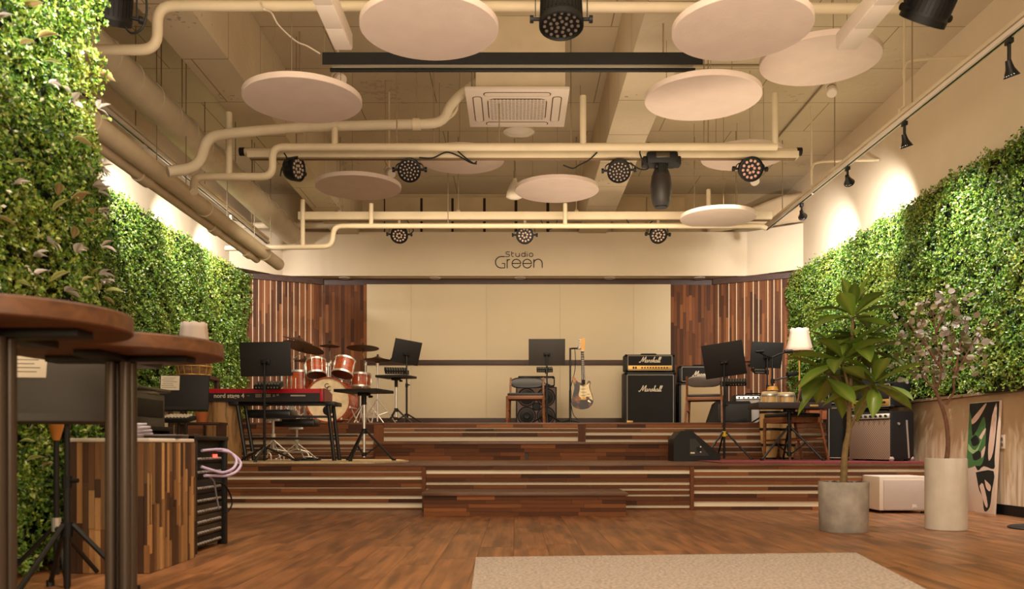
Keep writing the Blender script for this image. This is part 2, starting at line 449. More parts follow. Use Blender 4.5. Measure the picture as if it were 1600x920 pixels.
ws = [.10, .19, .13, .135, .15, .085, .155, .095, .12, .14, .1]; kk = [2, 4, 3, 3, 3, 2, 3, 2, 3, 3, 2]
sc_ = (Lr - .016*10)/sum(ws)
tr = clad('slatted_wood_panel', RA, RB, 'angled wall of reddish vertical wood slats with pale gaps behind the conga drums', .016, [(w*sc_, k) for w, k in zip(ws, kk)])
SX0, SX1 = WX(573, 13.45), WX(1048, 13.45)
clad('stave_wood_panel', (-3.0, YB-.05), (SX0, YB-.05), 'flat panel of dark brown wood staves on the left of the pale screen', 0, [((SX0+3.0)/14, 1)]*14)
clad('stave_wood_panel', (SX1, YB-.05), (3.08, YB-.05), 'flat panel of brown wood staves on the right of the pale screen', 0, [((3.08-SX1)/14, 1)]*14)
# dark top rail along the cladding and low skirting
for nm, a, b in (('trim_4', LA, LB), ('trim_5', RA, RB)):
    u = (Vector((*b,0)) - Vector((*a,0))).normalized(); n = Vector((u.y, -u.x, 0)); n = -n if n.y > 0 else n
    R = Matrix((u, n, Vector((0,0,1)))).transposed(); c = (Vector((*a,0)) + Vector((*b,0)))/2
    struct(MB().box(c + n*.02 + Vector((0,0,3.135)), (Ll, .05, .09), rot=R).build(nm, M_DARKWOOD, None, 0))
    struct(MB().box(c + n*.02 + Vector((0,0,.9)), (Ll, .05, .07), rot=R).build(nm.replace('4','6').replace('5','7'), M_DARKWOOD, None, 0))
u = (Vector((*RB,0)) - Vector((*RA,0))).normalized(); n = Vector((u.y, -u.x, 0)); n = -n if n.y > 0 else n
struct(MB().box(Vector((*RA,0)) + u*.68 + n*.03 + Vector((0,0,WZ(561, 13.2))), (.42, .05, .07), rot=Matrix((u, n, Vector((0,0,1)))).transposed()).build('trim_8', M_STAVE, None, 0))
# ---- the pale fabric screen with its rails
scr = thing('stage_screen', 'large cream fabric screen in panels across the middle of the stage wall', 'screen', (0, YB-.02, 0))
MB().box(((SX0+SX1)/2, 0, 2.0), (SX1-SX0, .02, 2.3)).build('backing', M_FABW, scr)
se = [SX0] + [WX(p, 13.45) for p in (642, 760, 875, 990)] + [SX1]
for a, b in zip(se, se[1:]):
    for z0, z1 in ((WZ(563, 13.45), WZ(444, 13.45)), (WZ(653, 13.45), WZ(570, 13.45))):
        MB().box(((a+b)/2, -.02, (z0+z1)/2), (b-a-.002, .03, z1-z0), b=.002).build('panel', M_FABW, scr)
for nm, p0, p1 in (('top_rail', 444, 436), ('middle_rail', 570.5, 562.5), ('bottom_rail', 668, 653)):
    z0, z1 = WZ(p0, 13.45), WZ(p1, 13.45)
    MB().box(((SX0+SX1)/2, -.03, (z0+z1)/2), (SX1-SX0, .06, z1-z0), b=.003).build(nm, M_DARKWOOD, scr)
for nm, x0, x1 in (('trim_9', -3.0, SX0), ('trim_10', SX1, 3.08)):
    struct(MB().box(((x0+x1)/2, YB-.05, .9), (x1-x0, .06, .07)).build(nm, M_DARKWOOD, None, 0))

# ---- stage in two levels, with a step box before each
D1, D2 = 8.0, 10.4
Z1, Z2 = .425, .869
def riser(parent, d, x0, x1, rows, avg=.5, th=.011):
    for y0, y1 in rows:
        z1, z0 = HC + (CY-y0)*d/F, HC + (CY-y1)*d/F
        k = 2 if z1 - z0 > .055 else 1
        for j in range(k):
            a, b = z0 + (z1-z0)*j/k, z0 + (z1-z0)*(j+1)/k
            x = x0
            while x < x1 - .01:
                l = min(random.uniform(avg*.6, avg*1.4), x1-x)
                if x1 - x - l < .12: l = x1 - x
                t = th + random.random()*.005
                piece('stave', U_STAVE, parent, (x+l/2, d-t/2, (a+b)/2), (l-.0015, t, b-a-.0015))
                x += l
s1 = thing('stage_platform', 'lower stage platform of brown wood staves with pale recessed strips', 'stage', (0,0,0))
MB().box((.03, (D1+D2)/2+.06, Z1/2-.012), (8.3, D2-D1+.1, Z1-.03)).build('backing', M_STRIP, s1)
MB().box((.03, (D1+D2)/2+.05, Z1-.012), (8.3, D2-D1+.14, .024), b=.004).build('deck', M_DECK, s1)
riser(s1, D1, XL+.03, WX(660, D1), [(727,736),(738,744),(749,761),(763,774),(779,785),(793,797)])
riser(s1, D1, WX(666, D1), WX(1077, D1), [(727,734),(740,753),(757,763),(766,772),(775,789),(793,797)])
riser(s1, D1, WX(1084, D1), XR-.04, [(727,733),(737,743),(746,757),(760,766),(771,783),(791,797)])
for px in (663, 1080.5): piece('divider', U_STAVE, s1, (WX(px, D1), D1-.015, Z1/2-.012), (Z1-.03, .034, .034), (0, -PI/2, 0))
s2 = thing('stage_platform', 'upper stage platform carrying the drum kit and the guitar amplifiers', 'stage', (0,0,0))
MB().box((.03, (D2+13.42)/2+.01, (Z1+Z2)/2-.006), (8.3, 13.42-D2-.02, Z2-Z1-.012)).build('backing', M_STRIP, s2)
MB().box((.03, (D2+13.42)/2-.01, Z2-.012), (8.3, 13.42-D2, .024), b=.004).build('deck', M_DECK, s2)
riser(s2, D2, XL+.03, WX(584, D2), [(663,677),(679,682),(683.5,688),(694,699),(701,704),(705.5,711),(712.5,717)])
riser(s2, D2, WX(600, D2), WX(903, D2), [(663,668),(670,673.5),(676,682),(689,694)])
riser(s2, D2, WX(915, D2), XR-.04, [(663,668),(670,675),(680,686),(691,697),(699,705),(707,717)])
for p0, p1 in ((584.5, 599.5), (903.5, 914.5)):
    z0, z1 = Z1, Z2-.026
    piece('divider', U_STAVE, s2, (WX((p0+p1)/2, D2), D2-.014, (z0+z1)/2), (z1-z0, WX(p1,D2)-WX(p0,D2), .03), (0, -PI/2, PI/2))
def step_box(label, x0, x1, y0, y1, z0, z1, rows, slit=None):
    t = thing('step_box', label, 'step', ((x0+x1)/2, y0, z0))
    w = x1 - x0; h = z1 - z0
    MB().box((0, (y1-y0)/2+.012, (h-.03)/2), (w-.03, y1-y0-.024, h-.03)).build('body', M_DARKWOOD, t)
    MB().box((0, (y1-y0)/2-.012, h-.015), (w+.03, y1-y0+.02, .03), b=.004).build('top_board', M_DECK, t)
    rh = (h-.03)/rows
    for r in range(rows):
        x = -w/2
        while x < w/2-.01:
            l = min(random.uniform(.25, .55), w/2-x)
            if w/2-x-l < .1: l = w/2-x
            if slit and x < slit < x+l: l = slit-.02-x if slit-.02-x > .05 else l
            th = .016+random.random()*.006
            if not (slit and abs(x+l/2-slit) < .03):
                piece('stave', U_STAVE, t, (x+l/2, .014-th/2, rh*(r+.5)), (l-.0015, th, rh-.0015))
            x += l + (.04 if slit and abs(x+l-(slit-.02)) < 1e-6 else 0)
    for s in (-1, 1): MB().box((s*(w/2-.008), (y1-y0)/2, (h-.03)/2), (.016, y1-y0-.03, h-.03)).build('end_board', M_DECK, t)
    return t
step_box('low wooden step box in front of the lower stage', WX(662, 7.3), WX(978, 7.3), 7.3, D1-.03, 0, .2, 5)
step_box('low wooden step box with a dark slit in front of the upper stage', WX(586, 10.0), WX(1046, 10.0), 10.0, D2-.03, Z1, .635, 4, slit=WX(823, 10.0)-(WX(586,10)+WX(1046,10))/2)

# ---- dado along the right wall, painted with blurred grasses
def grass_wall():
    m, nt, b = new_mat('grass_mural'); L = nt.links
    tc = nt.nodes.new('ShaderNodeTexCoord'); mp = nt.nodes.new('ShaderNodeMapping'); mp.inputs['Scale'].default_value = (1, 9, 1.1)
    L.new(tc.outputs['Object'], mp.inputs['Vector'])
    n = nt.nodes.new('ShaderNodeTexNoise'); n.inputs['Scale'].default_value = 1.6; n.inputs['Detail'].default_value = 5; n.inputs['Distortion'].default_value = .5
    L.new(mp.outputs[0], n.inputs['Vector'])
    r = nt.nodes.new('ShaderNodeValToRGB'); r.color_ramp.elements[0].position = .42; r.color_ramp.elements[1].position = .62
    r.color_ramp.elements[0].color = C(176, 148, 112); r.color_ramp.elements[1].color = C(226, 206, 180)
    L.new(n.outputs['Fac'], r.inputs['Fac'])
    sp = nt.nodes.new('ShaderNodeSeparateXYZ'); L.new(tc.outputs['Object'], sp.inputs[0])
    h = nt.nodes.new('ShaderNodeMapRange'); h.inputs[1].default_value = .35; h.inputs[2].default_value = .75; h.inputs[3].default_value = 1; h.inputs[4].default_value = 0
    L.new(sp.outputs['Z'], h.inputs[0])
    mx = nt.nodes.new('ShaderNodeMix'); mx.data_type = 'RGBA'; mx.inputs[6].default_value = C(196, 168, 132)
    L.new(h.outputs[0], mx.inputs[0]); L.new(r.outputs['Color'], mx.inputs[7]); L.new(mx.outputs[2], b.inputs['Base Color'])
    b.inputs['Roughness'].default_value = .6
    return m
struct(MB().box((XR-.015, 8.4, .52), (.03, 9.0, 1.04)).build('wall_dado', grass_wall()))
struct(MB().box((XR-.02, 7.6, .045), (.035, 7.3, .09)).build('baseboard_right', M_BLACK))
struct(MB().box((XR-.05, 5.6, 1.09), (.1, 4.1, .06)).build('trim_11', plain('dark_ledge', C(30, 26, 22), .6)))
struct(MB().box((XR-.03, 10.3, 1.06), (.06, 5.2, .025)).build('trim_12', M_WALL))
sw = thing('wall_outlet', 'white vertical double outlet plate low on the right wall', 'outlet', (XR-.03, WX(1600,1)*0 + (XR-.03)*F/(1567-CX), 0))
zz = WZ(690, (XR-.03)*F/(1567-CX))
MB().box((-.004, 0, zz), (.008, .07, .12), b=.002).build('plate', M_WHITE, sw)
for k in (-.024, .024): MB().cyl((-.006, 0, zz+k), (-.011, 0, zz+k), .017, n=14).build('socket', plain('grey_plastic', C(120, 108, 96), .5), sw)
# ------------------------------------------------------------------ living walls
M_LEAF = leafy('small_leaf')
def vnoise(x, y, s, seed):
    r = np.random.default_rng(seed); g = r.random((96, 96))
    x, y = x/s + 20, y/s + 20
    xi, yi = np.floor(x).astype(int), np.floor(y).astype(int); fx, fy = x-xi, y-yi
    fx, fy = fx*fx*(3-2*fx), fy*fy*(3-2*fy)
    G = lambda a, b: g[a % 96, b % 96]
    return G(xi,yi)*(1-fx)*(1-fy)+G(xi+1,yi)*fx*(1-fy)+G(xi,yi+1)*(1-fx)*fy+G(xi+1,yi+1)*fx*fy
PAL = np.array([C(168,190,72)[:3], C(132,168,60)[:3], C(98,142,50)[:3], C(66,108,40)[:3], C(206,214,130)[:3], C(44,76,30)[:3], C(150,158,62)[:3], C(236,236,220)[:3]])
def foliage(parent, O, u, n, width, z0, z1, count, size, depth, probs, seed, per=5, rag=.05):
    """rosettes of small folded leaves all over a wall: one mesh nobody could count"""
    r = np.random.default_rng(seed); K = count//per
    a, h = r.random(K)*width, z0 + r.random(K)*(z1-z0)
    cl = vnoise(a, h, .16, seed)*.6 + vnoise(a, h, .06, seed+1)*.4
    keep = r.random(K) < .35 + cl*1.1
    a, h, cl = a[keep], h[keep], cl[keep]; K = len(a)
    # ragged border
    a = a + r.normal(0, rag*.4, K); h = h + r.normal(0, rag*.4, K)
    dep = depth*(cl*1.0 + r.random(K)*.45)
    O, u, n, z = np.array(O), np.array(u), np.array(n), np.array((0,0,1.))
    base = O + a[:,None]*u + h[:,None]*z + dep[:,None]*n
    ax = n + r.normal(0, .55, (K,3)); ax[:,2] += .15
    ax /= np.linalg.norm(ax, axis=1)[:,None]
    base = np.repeat(base, per, 0); ax = np.repeat(ax, per, 0); N = K*per
    rnd = r.normal(0, 1, (N,3)); side = rnd - (rnd*ax).sum(1)[:,None]*ax; side /= np.linalg.norm(side, axis=1)[:,None]
    d = side + ax*(r.random(N)*.9-.05)[:,None]; d /= np.linalg.norm(d, axis=1)[:,None]
    w = np.cross(d, ax); w /= np.linalg.norm(w, axis=1)[:,None]
    nn = np.cross(w, d)
    s = size*(.65 + .7*r.random(N)); wd_ = s*(.22+.14*r.random(N))
    p0 = base; tip = base + d*s[:,None]; mid = base + d*(s*.5)[:,None]
    l = mid + w*wd_[:,None] + nn*(s*.1)[:,None]; q = mid - w*wd_[:,None] + nn*(s*.1)[:,None]
    V = np.stack([p0, l, tip, q], 1).reshape(-1, 3)
    me = bpy.data.meshes.new('foliage')
    me.vertices.add(4*N); me.vertices.foreach_set('co', V.astype(np.float32).ravel())
    b = np.arange(N)*4
    tri = np.stack([b, b+1, b+2, b, b+2, b+3], 1).reshape(-1)
    me.loops.add(6*N); me.loops.foreach_set('vertex_index', tri.astype(np.int32))
    me.polygons.add(2*N); me.polygons.foreach_set('loop_start', (np.arange(2*N)*3).astype(np.int32))
    me.update(calc_edges=True)
    patch = vnoise(np.repeat(a, per), np.repeat(h, per), .5, seed+5)
    ci = r.choice(len(PAL), N, p=probs); ci = np.where((patch > .62) & (r.random(N) < .4), 6, ci)
    col = PAL[ci]*(.75+.5*r.random(N))[:,None]
    c4 = np.ones((4*N, 4), np.float32); c4[:, :3] = np.repeat(np.clip(col, 0, 1), 4, 0)
    at = me.attributes.new('tint', 'FLOAT_COLOR', 'POINT'); at.data.foreach_set('color', c4.ravel())
    me.materials.append(M_LEAF)
    o = bpy.data.objects.new('foliage', me); COL.objects.link(o); o.parent = parent; o['kind'] = 'stuff'
    return o
PB = [.17, .22, .2, .15, .1, .1, .03, .03]
PB2 = [.12, .2, .22, .19, .08, .14, .03, .02]
gl = thing('green_wall', 'far living wall of dense small leaves on the left side, running back to the stage', 'plant wall')
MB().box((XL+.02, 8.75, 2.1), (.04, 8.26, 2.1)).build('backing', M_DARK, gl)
foliage(gl, (XL+.03, 7.4, 0), (0,1,0), (1,0,0), 5.5, 1.0, 3.12, 170000, .026, .13, PB, 3)
gr = thing('green_wall', 'living wall of dense small leaves above the pale dado on the right side', 'plant wall')
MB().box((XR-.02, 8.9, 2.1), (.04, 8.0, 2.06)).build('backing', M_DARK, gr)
foliage(gr, (XR-.03, 4.9, 0), (0,1,0), (-1,0,0), 8.0, 1.09, 3.12, 235000, .026, .13, PB2, 21)
gp = thing('green_wall', 'near living wall at the left with pale lilies and striped leaves among its foliage', 'plant wall')
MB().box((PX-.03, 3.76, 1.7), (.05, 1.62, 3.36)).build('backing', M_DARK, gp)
foliage(gp, (PX, 3.0, 0), (0,1,0), (1,0,0), 1.6, .02, 3.4, 150000, .021, .14, PB, 44, per=6, rag=.03)
foliage(gp, (PX, PY, 0), (-1,0,0), (0,1,0), .25, .02, 3.4, 6000, .03, .05, PB, 45, rag=.03)

# larger leaves and flowers of the near wall, each its own part
def blade_mesh(name, prof, L, droop, fold, cols, seg=7):
    """a leaf along +x: half widths prof, colours by position across the blade"""
    v, f, c = [], [], []
    n = len(prof)
    for i, w in enumerate(prof):
        t = i/(n-1); x = L*t*math.cos(droop*t*.6); z = -L*t*t*math.sin(droop)*.6
        for j in (-2, -1, 0, 1, 2):
            v.append((x, w*j/2, z + abs(j)/2*fold*w*1.2)); c.append(cols[abs(j)])
    for i in range(n-1):
        for j in range(4): a = i*5+j; f.append((a, a+5, a+6, a+1))
    me = bpy.data.meshes.new(name); me.from_pydata(v, [], f)
    at = me.attributes.new('tint', 'FLOAT_COLOR', 'POINT')
    at.data.foreach_set('color', [q for x in c for q in x])
    me.polygons.foreach_set('use_smooth', [True]*len(f))
    me.materials.append(M_LEAF2)
    return me
M_LEAF2 = leafy('broad_leaf', trans=.18, rough=.38)
stripe = [blade_mesh('leaf', [.002,.016,.024,.025,.02,.011,.001], .12, .5, .5, [C(196,150,130), C(150,140,70), C(206,206,150)]),
          blade_mesh('leaf', [.002,.014,.021,.022,.018,.01,.001], .11, .3, .6, [C(214,210,160), C(128,140,60), C(190,196,120)])]
petal = [blade_mesh('petal', [.004,.013,.018,.016,.011,.001], .1, .8, .4, [C(196,186,176), C(214,206,200), C(190,178,178)]),
         blade_mesh('petal', [.004,.018,.027,.027,.018,.002], .085, .4, .3, [C(160,146,134), C(206,196,188), C(222,212,208)])]
spots = [(30,70,0),(62,58,0),(66,95,0),(75,130,1),(95,135,1),(110,160,1),(170,112,0),(160,170,1),(165,185,0),(112,215,0),(125,218,0),(118,245,1),(25,290,1),(10,255,0),(92,305,0),(108,312,0),(90,330,0),(125,318,0),(140,335,0),(132,350,0),(118,372,0),(128,372,0),(112,395,1),(75,378,1),(62,400,1),(48,430,1),(85,440,0),(100,455,1),(130,440,0),(142,430,0),(155,440,1),(150,455,0),(168,430,1),(178,445,1),(165,465,0),(158,300,1),(162,265,1),(150,290,1),(158,352,0),(155,385,1),(40,15,0),(3,340,0),(30,440,0),(8,30,1),(40,690,0),(62,730,0),(58,770,0),(35,720,0),(155,330,1),(172,455,0)]
for px, py, k in spots:
    y = -2.18*F/(px-CX); y = min(y, 4.56)
    p = Vector((-2.19 + random.uniform(-.02,.03), y, WZ(py, y)))
    m = random.choice(petal if k else stripe)
    for j in range(3 if k else 1):
        o = bpy.data.objects.new('petal' if k else 'leaf', m); COL.objects.link(o); o.parent = gp; o.location = p
        o.rotation_euler = (random.uniform(-.7,.7), random.uniform(-.9,.3), random.uniform(-1.3,1.2))
        s = random.uniform(.6, .95); o.scale = (s, s, s)

# ------------------------------------------------------------------ potted fig and eucalyptus
M_BARK = plain('fig_bark', C(128, 106, 68), .8, noise=.3, nscale=30, bump=.5, bscale=40)
M_BARK2 = plain('red_bark', C(120, 84, 66), .8, noise=.3, nscale=30, bump=.4, bscale=60)
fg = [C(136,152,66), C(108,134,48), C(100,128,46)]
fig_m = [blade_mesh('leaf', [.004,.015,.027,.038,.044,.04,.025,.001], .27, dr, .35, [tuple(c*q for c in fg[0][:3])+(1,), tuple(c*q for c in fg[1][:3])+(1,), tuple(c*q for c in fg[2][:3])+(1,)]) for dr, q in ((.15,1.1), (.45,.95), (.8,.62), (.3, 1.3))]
fy = 6.02; fx = WX(1318, fy)
fig = thing('potted_fig', 'tall fig with large glossy leaves in a grey concrete pot', 'potted plant', (fx, fy, 0))
pr, ph = 38*fy/F, .345
pot = MB().lathe([(pr*.93, 0), (pr*.95, .005), (pr, ph-.005), (pr*.985, ph), (pr*.9, ph), (pr*.88, ph-.03)], 40).build('pot', plain('grey_concrete_pot', C(164, 156, 148), .75, noise=.35, nscale=9, bump=.15, bscale=30), fig)
MB().lathe([(0, ph-.02), (pr*.9, ph-.03)], 24).build('soil', M_SOIL, pot)
st = MB()
for i in range(34):
    a, q = random.random()*2*PI, pr*.85*math.sqrt(random.random())
    st.ball((q*math.cos(a), q*math.sin(a), ph-.012), random.uniform(.008,.017), 6)
o = st.build('pebbles', plain('dark_pebble', C(70,58,48), .8), pot); o['kind'] = 'stuff'
def fp(px, py, dy=0): q = W(px, py, fy+dy); return q - Vector((fx, fy, 0))
trunk = [Vector((0,0,ph-.03)), fp(1319,730), fp(1321,700), fp(1326,675), fp(1327,640), fp(1329,600), fp(1331,540), fp(1333,495)]
tb = MB().tube(spline(trunk, 4), .03*.85, 10, taper=.009)
for b in ([fp(1326,675), fp(1340,645,-.03), fp(1358,618,-.06), fp(1366,600,-.08)], [fp(1326,640), fp(1320,620,.02), fp(1313,602,.03), fp(1305,590,.06), fp(1292,585,.05)], [fp(1327,632), fp(1324,600,-.03), fp(1318,575,-.06), fp(1316,560,-.08)], [fp(1331,590), fp(1338,570,.05), fp(1347,555,.08), fp(1352,548,.1)]):
    tb.tube(spline(b, 4), .012, 8, taper=.006)
tb.build('trunk', M_BARK, fig)
def rosette(c, n, el0, el1, s0, s1, ms, a0=0.0):
    for i in range(n):
        t = i/max(1, n-1)
        o = bpy.data.objects.new('leaf', fig_m[random.choice(ms)]); COL.objects.link(o); o.parent = fig
        o.location = c + Vector((random.uniform(-.01,.01), random.uniform(-.01,.01), .05*(t-.6)))
        o.rotation_euler = (random.uniform(-.35,.35), -(el0+(el1-el0)*t+random.uniform(-.22,.22)), a0 + i*2.4 + random.uniform(-.25,.25))
        s = s0+(s1-s0)*(1-abs(t-.35)); o.scale = (s, s*random.uniform(.9,1.25), s)
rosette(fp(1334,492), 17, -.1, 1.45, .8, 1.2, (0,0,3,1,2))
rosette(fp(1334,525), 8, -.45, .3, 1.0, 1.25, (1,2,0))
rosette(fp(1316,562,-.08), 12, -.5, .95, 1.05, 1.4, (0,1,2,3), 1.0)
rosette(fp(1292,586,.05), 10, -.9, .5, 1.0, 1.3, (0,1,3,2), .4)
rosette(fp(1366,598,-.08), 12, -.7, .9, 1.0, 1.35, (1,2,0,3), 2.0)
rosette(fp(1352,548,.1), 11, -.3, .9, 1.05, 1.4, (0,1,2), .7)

ey = 6.15; ex = WX(1478, ey)
euc = thing('potted_eucalyptus', 'small tree with round grey mauve leaves in a tall white cylinder pot', 'potted plant', (ex, ey, 0))
er, eh = 30.5*ey/F, .505
MB().lathe([(er*.97, 0), (er, .004), (er, eh-.006), (er*.98, eh), (er*.9, eh), (er*.88, eh-.03)], 40).build('pot', plain('chalky_pot', C(208, 198, 186), .8, noise=.1, nscale=7), euc)
MB().lathe([(0, eh-.03), (er*.9, eh-.03)], 24).build('soil', M_SOIL, euc)
def ep(px, py, dy=0): q = W(px, py, ey+dy); return q - Vector((ex, ey, 0))
eb = MB().tube(spline([(0,0,eh-.03), ep(1481,700), ep(1480,670), ep(1475,645), ep(1466,620), ep(1461,608)], 4), .017, 9, taper=.011)
limbs = [[(1461,608,0),(1450,598,.03),(1441,585,.06),(1438,570,.08),(1425,530,.1)],[(1463,610,0),(1468,595,-.04),(1470,575,-.06),(1462,520,-.05),(1455,475,-.05)],[(1461,606,0),(1460,580,.05),(1480,530,.1),(1500,490,.1)],[(1478,632,0),(1490,612,-.05),(1492,590,-.08),(1515,545,-.1),(1535,515,-.1)],[(1470,575,-.06),(1440,530,-.1),(1420,505,-.12)],[(1492,590,-.08),(1500,540,-.02),(1510,500,0)],[(1462,520,-.05),(1475,490,-.1),(1485,465,-.12)]]
tips = []
for l in limbs:
    p = spline([ep(*q) for q in l], 5); eb.tube(p, .009, 6, taper=.003); tips += p[len(p)//2:]
eb.build('trunk', M_BARK2, euc)
def round_leaf(col):
    v = [(0,0,0)]+[(.026+.026*math.cos(a), .023*math.sin(a), .004*math.cos(2*a)) for a in [2*PI*i/9+PI for i in range(9)]]
    f = [(0, i+1, (i+1) % 9+1) for i in range(9)]
    me = bpy.data.meshes.new('leaf'); me.from_pydata(v, [], f)
    at = me.attributes.new('tint', 'FLOAT_COLOR', 'POINT'); at.data.foreach_set('color', list(col)*len(v)); me.materials.append(M_LEAF2)
    return me
rl = [round_leaf(C(*c)) for c in ((146,132,108), (170,160,152), (116,104,78), (206,200,202), (98,94,62), (150,138,110))]
for i in range(298):
    p = random.choice(tips)
    o = bpy.data.objects.new('leaf', random.choice(rl)); COL.objects.link(o); o.parent = euc
    o.location = p + Vector((random.gauss(0,.07), random.gauss(0,.07), random.gauss(.0,.06)))
    o.rotation_euler = (random.uniform(0,2*PI), random.uniform(-1,1), random.uniform(0,2*PI))
    s = random.uniform(.6, 1.15); o.scale = (s,s,s)
# ------------------------------------------------------------------ ceiling: discs, pipes, ducts, trusses, lamps
def disc(label, px, far_y, w, ztilt=0):
    d = .9*F/w; z = HC + (CY-far_y)*(d+.45)/F
    t = thing('acoustic_disc', label, 'acoustic panel', (WX(px, d), d, z), group='round acoustic discs under the ceiling')
    MB().lathe([(.446, 0), (.45, .004), (.45, .041), (.446, .045)], 56).build('panel', M_DISC, t)
    for k in range(3):
        a = k*2*PI/3 + .5
        MB().cyl((.3*math.cos(a), .3*math.sin(a), .045), (.3*math.cos(a), .3*math.sin(a), ZC-z), .0025, n=5, caps=False).build('hanger_cable', M_STEEL, t)
disc('large pale acoustic disc overlapping the middle of the black projection screen case', 671, 95, 216)
disc('large pale acoustic disc at the top right end of the black screen case', 1159, 96, 216)
disc('pale acoustic disc hanging left of the air conditioner cassette', 473, 193, 183)
disc('pale acoustic disc hanging right of the air conditioner cassette', 1098, 189, 180)
disc('tan acoustic disc behind the end of the right linear lamp', 1281, 135, 183)
disc('small acoustic disc hanging just beneath the left half of the front lighting bar', 560, 313, 133)
disc('small acoustic disc hanging under the middle of the front lighting bar, beside a bell lamp', 870, 317, 131)
disc('acoustic disc half hidden behind the front lighting bar right of its left par lamp', 722, 272, 132)
disc('acoustic disc half hidden behind the right end of the front lighting bar', 1161, 267, 130)
disc('small acoustic disc in front of the right end of the rear lighting bar', 1122, 356, 117)

# linear pendant lamps running towards the viewer
M_DIFF = plain('frosted_diffuser', C(232, 216, 200), .5)
for lab, x0, x1 in (('white linear pendant lamp left of the big middle disc', -1.235, -1.11), ('white linear pendant lamp crossing the tan disc at the right', 2.19, 2.335)):
    t = thing('linear_lamp', lab, 'pendant lamp', ((x0+x1)/2, 4.4, 3.3), group=None)
    w = x1-x0
    MB().box((0, 0, .055), (w, 3.0, .1), b=.004).build('housing', M_WHITE, t)
    for k in range(10): MB().box((0, -1.35+.3*k, .001), (w-.012, .296, .012), b=.002).build('diffuser', M_DIFF, t)
    for y in (-1.0, 1.2): MB().cyl((0, y, .1), (0, y, ZC-3.3), .003, n=6).build('hanger_cable', M_STEEL, t)

# projection screen case
t = thing('projection_screen_case', 'long black projection screen case hanging across the ceiling', 'projector screen', (WX(801, 6.6), 6.6, 0))
L2 = WX(1098, 6.6)-WX(503, 6.6)
za, zb = WZ(77, 6.55), WZ(101, 6.6)
MB().prism([(0, zb), (.05, zb+.03), (.05, za), (0, za)], L2, Matrix.Translation((-L2/2, 0, 0)) @ Matrix(((0,0,1,0),(1,0,0,0),(0,1,0,0),(0,0,0,1)))).build('housing', M_BLACK, t)
MB().box((0, .045, WZ(109.5, 6.645)), (L2-.1, .02, .028), b=.004).build('bottom_bar', M_BLACK, t)
MB().box((0, .058, WZ(102, 6.66)), (L2-.13, .004, .09)).build('screen_edge', M_FABW, t)
for x in (-L2/2+.012, L2/2-.3): MB().cyl((x, .025, za), (x, .025, ZC), .006, n=6).build('hanger_rod', M_STEEL, t)

# air conditioner cassette
def rrect(w, h, r, n=5, o=(0,0)):
    return [(o[0]+sx*(w/2-r)+r*math.cos(a0+PI/2*i/n), o[1]+sy*(h/2-r)+r*math.sin(a0+PI/2*i/n)) for sx, sy, a0 in ((1,1,0),(-1,1,PI/2),(-1,-1,PI),(1,-1,3*PI/2)) for i in range(n+1)]
ac = thing('air_conditioner', 'white square ceiling air conditioner cassette with a grille', 'air conditioner', (WX(808, 8.25), 8.27, 3.81))
MB().box((0, 0, .015), (.95, .92, .03), b=.006).build('panel', M_WHITE, ac)
MB().box((.03, .02, .37), (.82, .8, .68), b=.01).build('body', M_PIPE, ac)
g = plain('dark_slot', C(92, 74, 60), .8)
MB().prism(rrect(.56, .52, .08), .004, Matrix.Translation((0,0,-.003))).build('grille_recess', g, ac)
gm = MB()
for i in range(16): gm.box((-.26+.52*i/15, 0, -.006), (.009, .5, .006))
for i in range(17): gm.box((0, -.24+.48*i/16, -.008), (.54, .007, .006))
gm.build('grille', M_WHITE, ac)
for sx, sy, w, h in ((0,-1,.6,.07),(0,1,.6,.07),(-1,0,.07,.6),(1,0,.07,.6)):
    MB().prism(rrect(w, h, .03, o=(sx*.37, sy*.36)), .006, Matrix.Translation((0,0,-.005))).build('louver', M_WHITE, ac)
    MB().prism(rrect(w+.02, h+.02, .04, o=(sx*.37, sy*.36)), .003, Matrix.Translation((0,0,-.002))).build('louver_slot', g, ac)
for x in (-.42, .42):
    for y in (-.3, .3): MB().cyl((x, y, .03), (x, y, ZC-3.81), .006, n=6).build('hanger_rod', M_STEEL, ac)

# bell lamps
def bell(label, p, r, h):
    t = thing('bell_lamp', label, 'pendant lamp', p)
    MB().lathe([(r, 0), (r*1.02, .01), (r*.9, h*.35), (r*.55, h*.75), (r*.3, h*.95), (r*.28, h*1.1), (0, h*1.12)], 28).build('shade', plain('enamel_shade', C(220, 205, 180), .4), t)
    MB().lathe([(0, -r*.28), (r*.6, -r*.2), (r*.96, .004)], 24).build('glass_cover', plain('frosted_glass', C(226, 214, 196), .15), t)
    MB().cyl((0,0,h*1.1), (0,0,ZC-p[2]), .005, n=8).cyl((0,0,h*1.05), (0,0,h*1.05+.1), .012, n=8).build('stem', M_STEEL, t)
bell('glass covered bell lamp hanging behind the air conditioner', W(811, 207, 9.1), .165, .22)
bell('bell lamp half hidden behind the small disc under the front lighting bar', W(804, 308, 10.3), .1, .2)

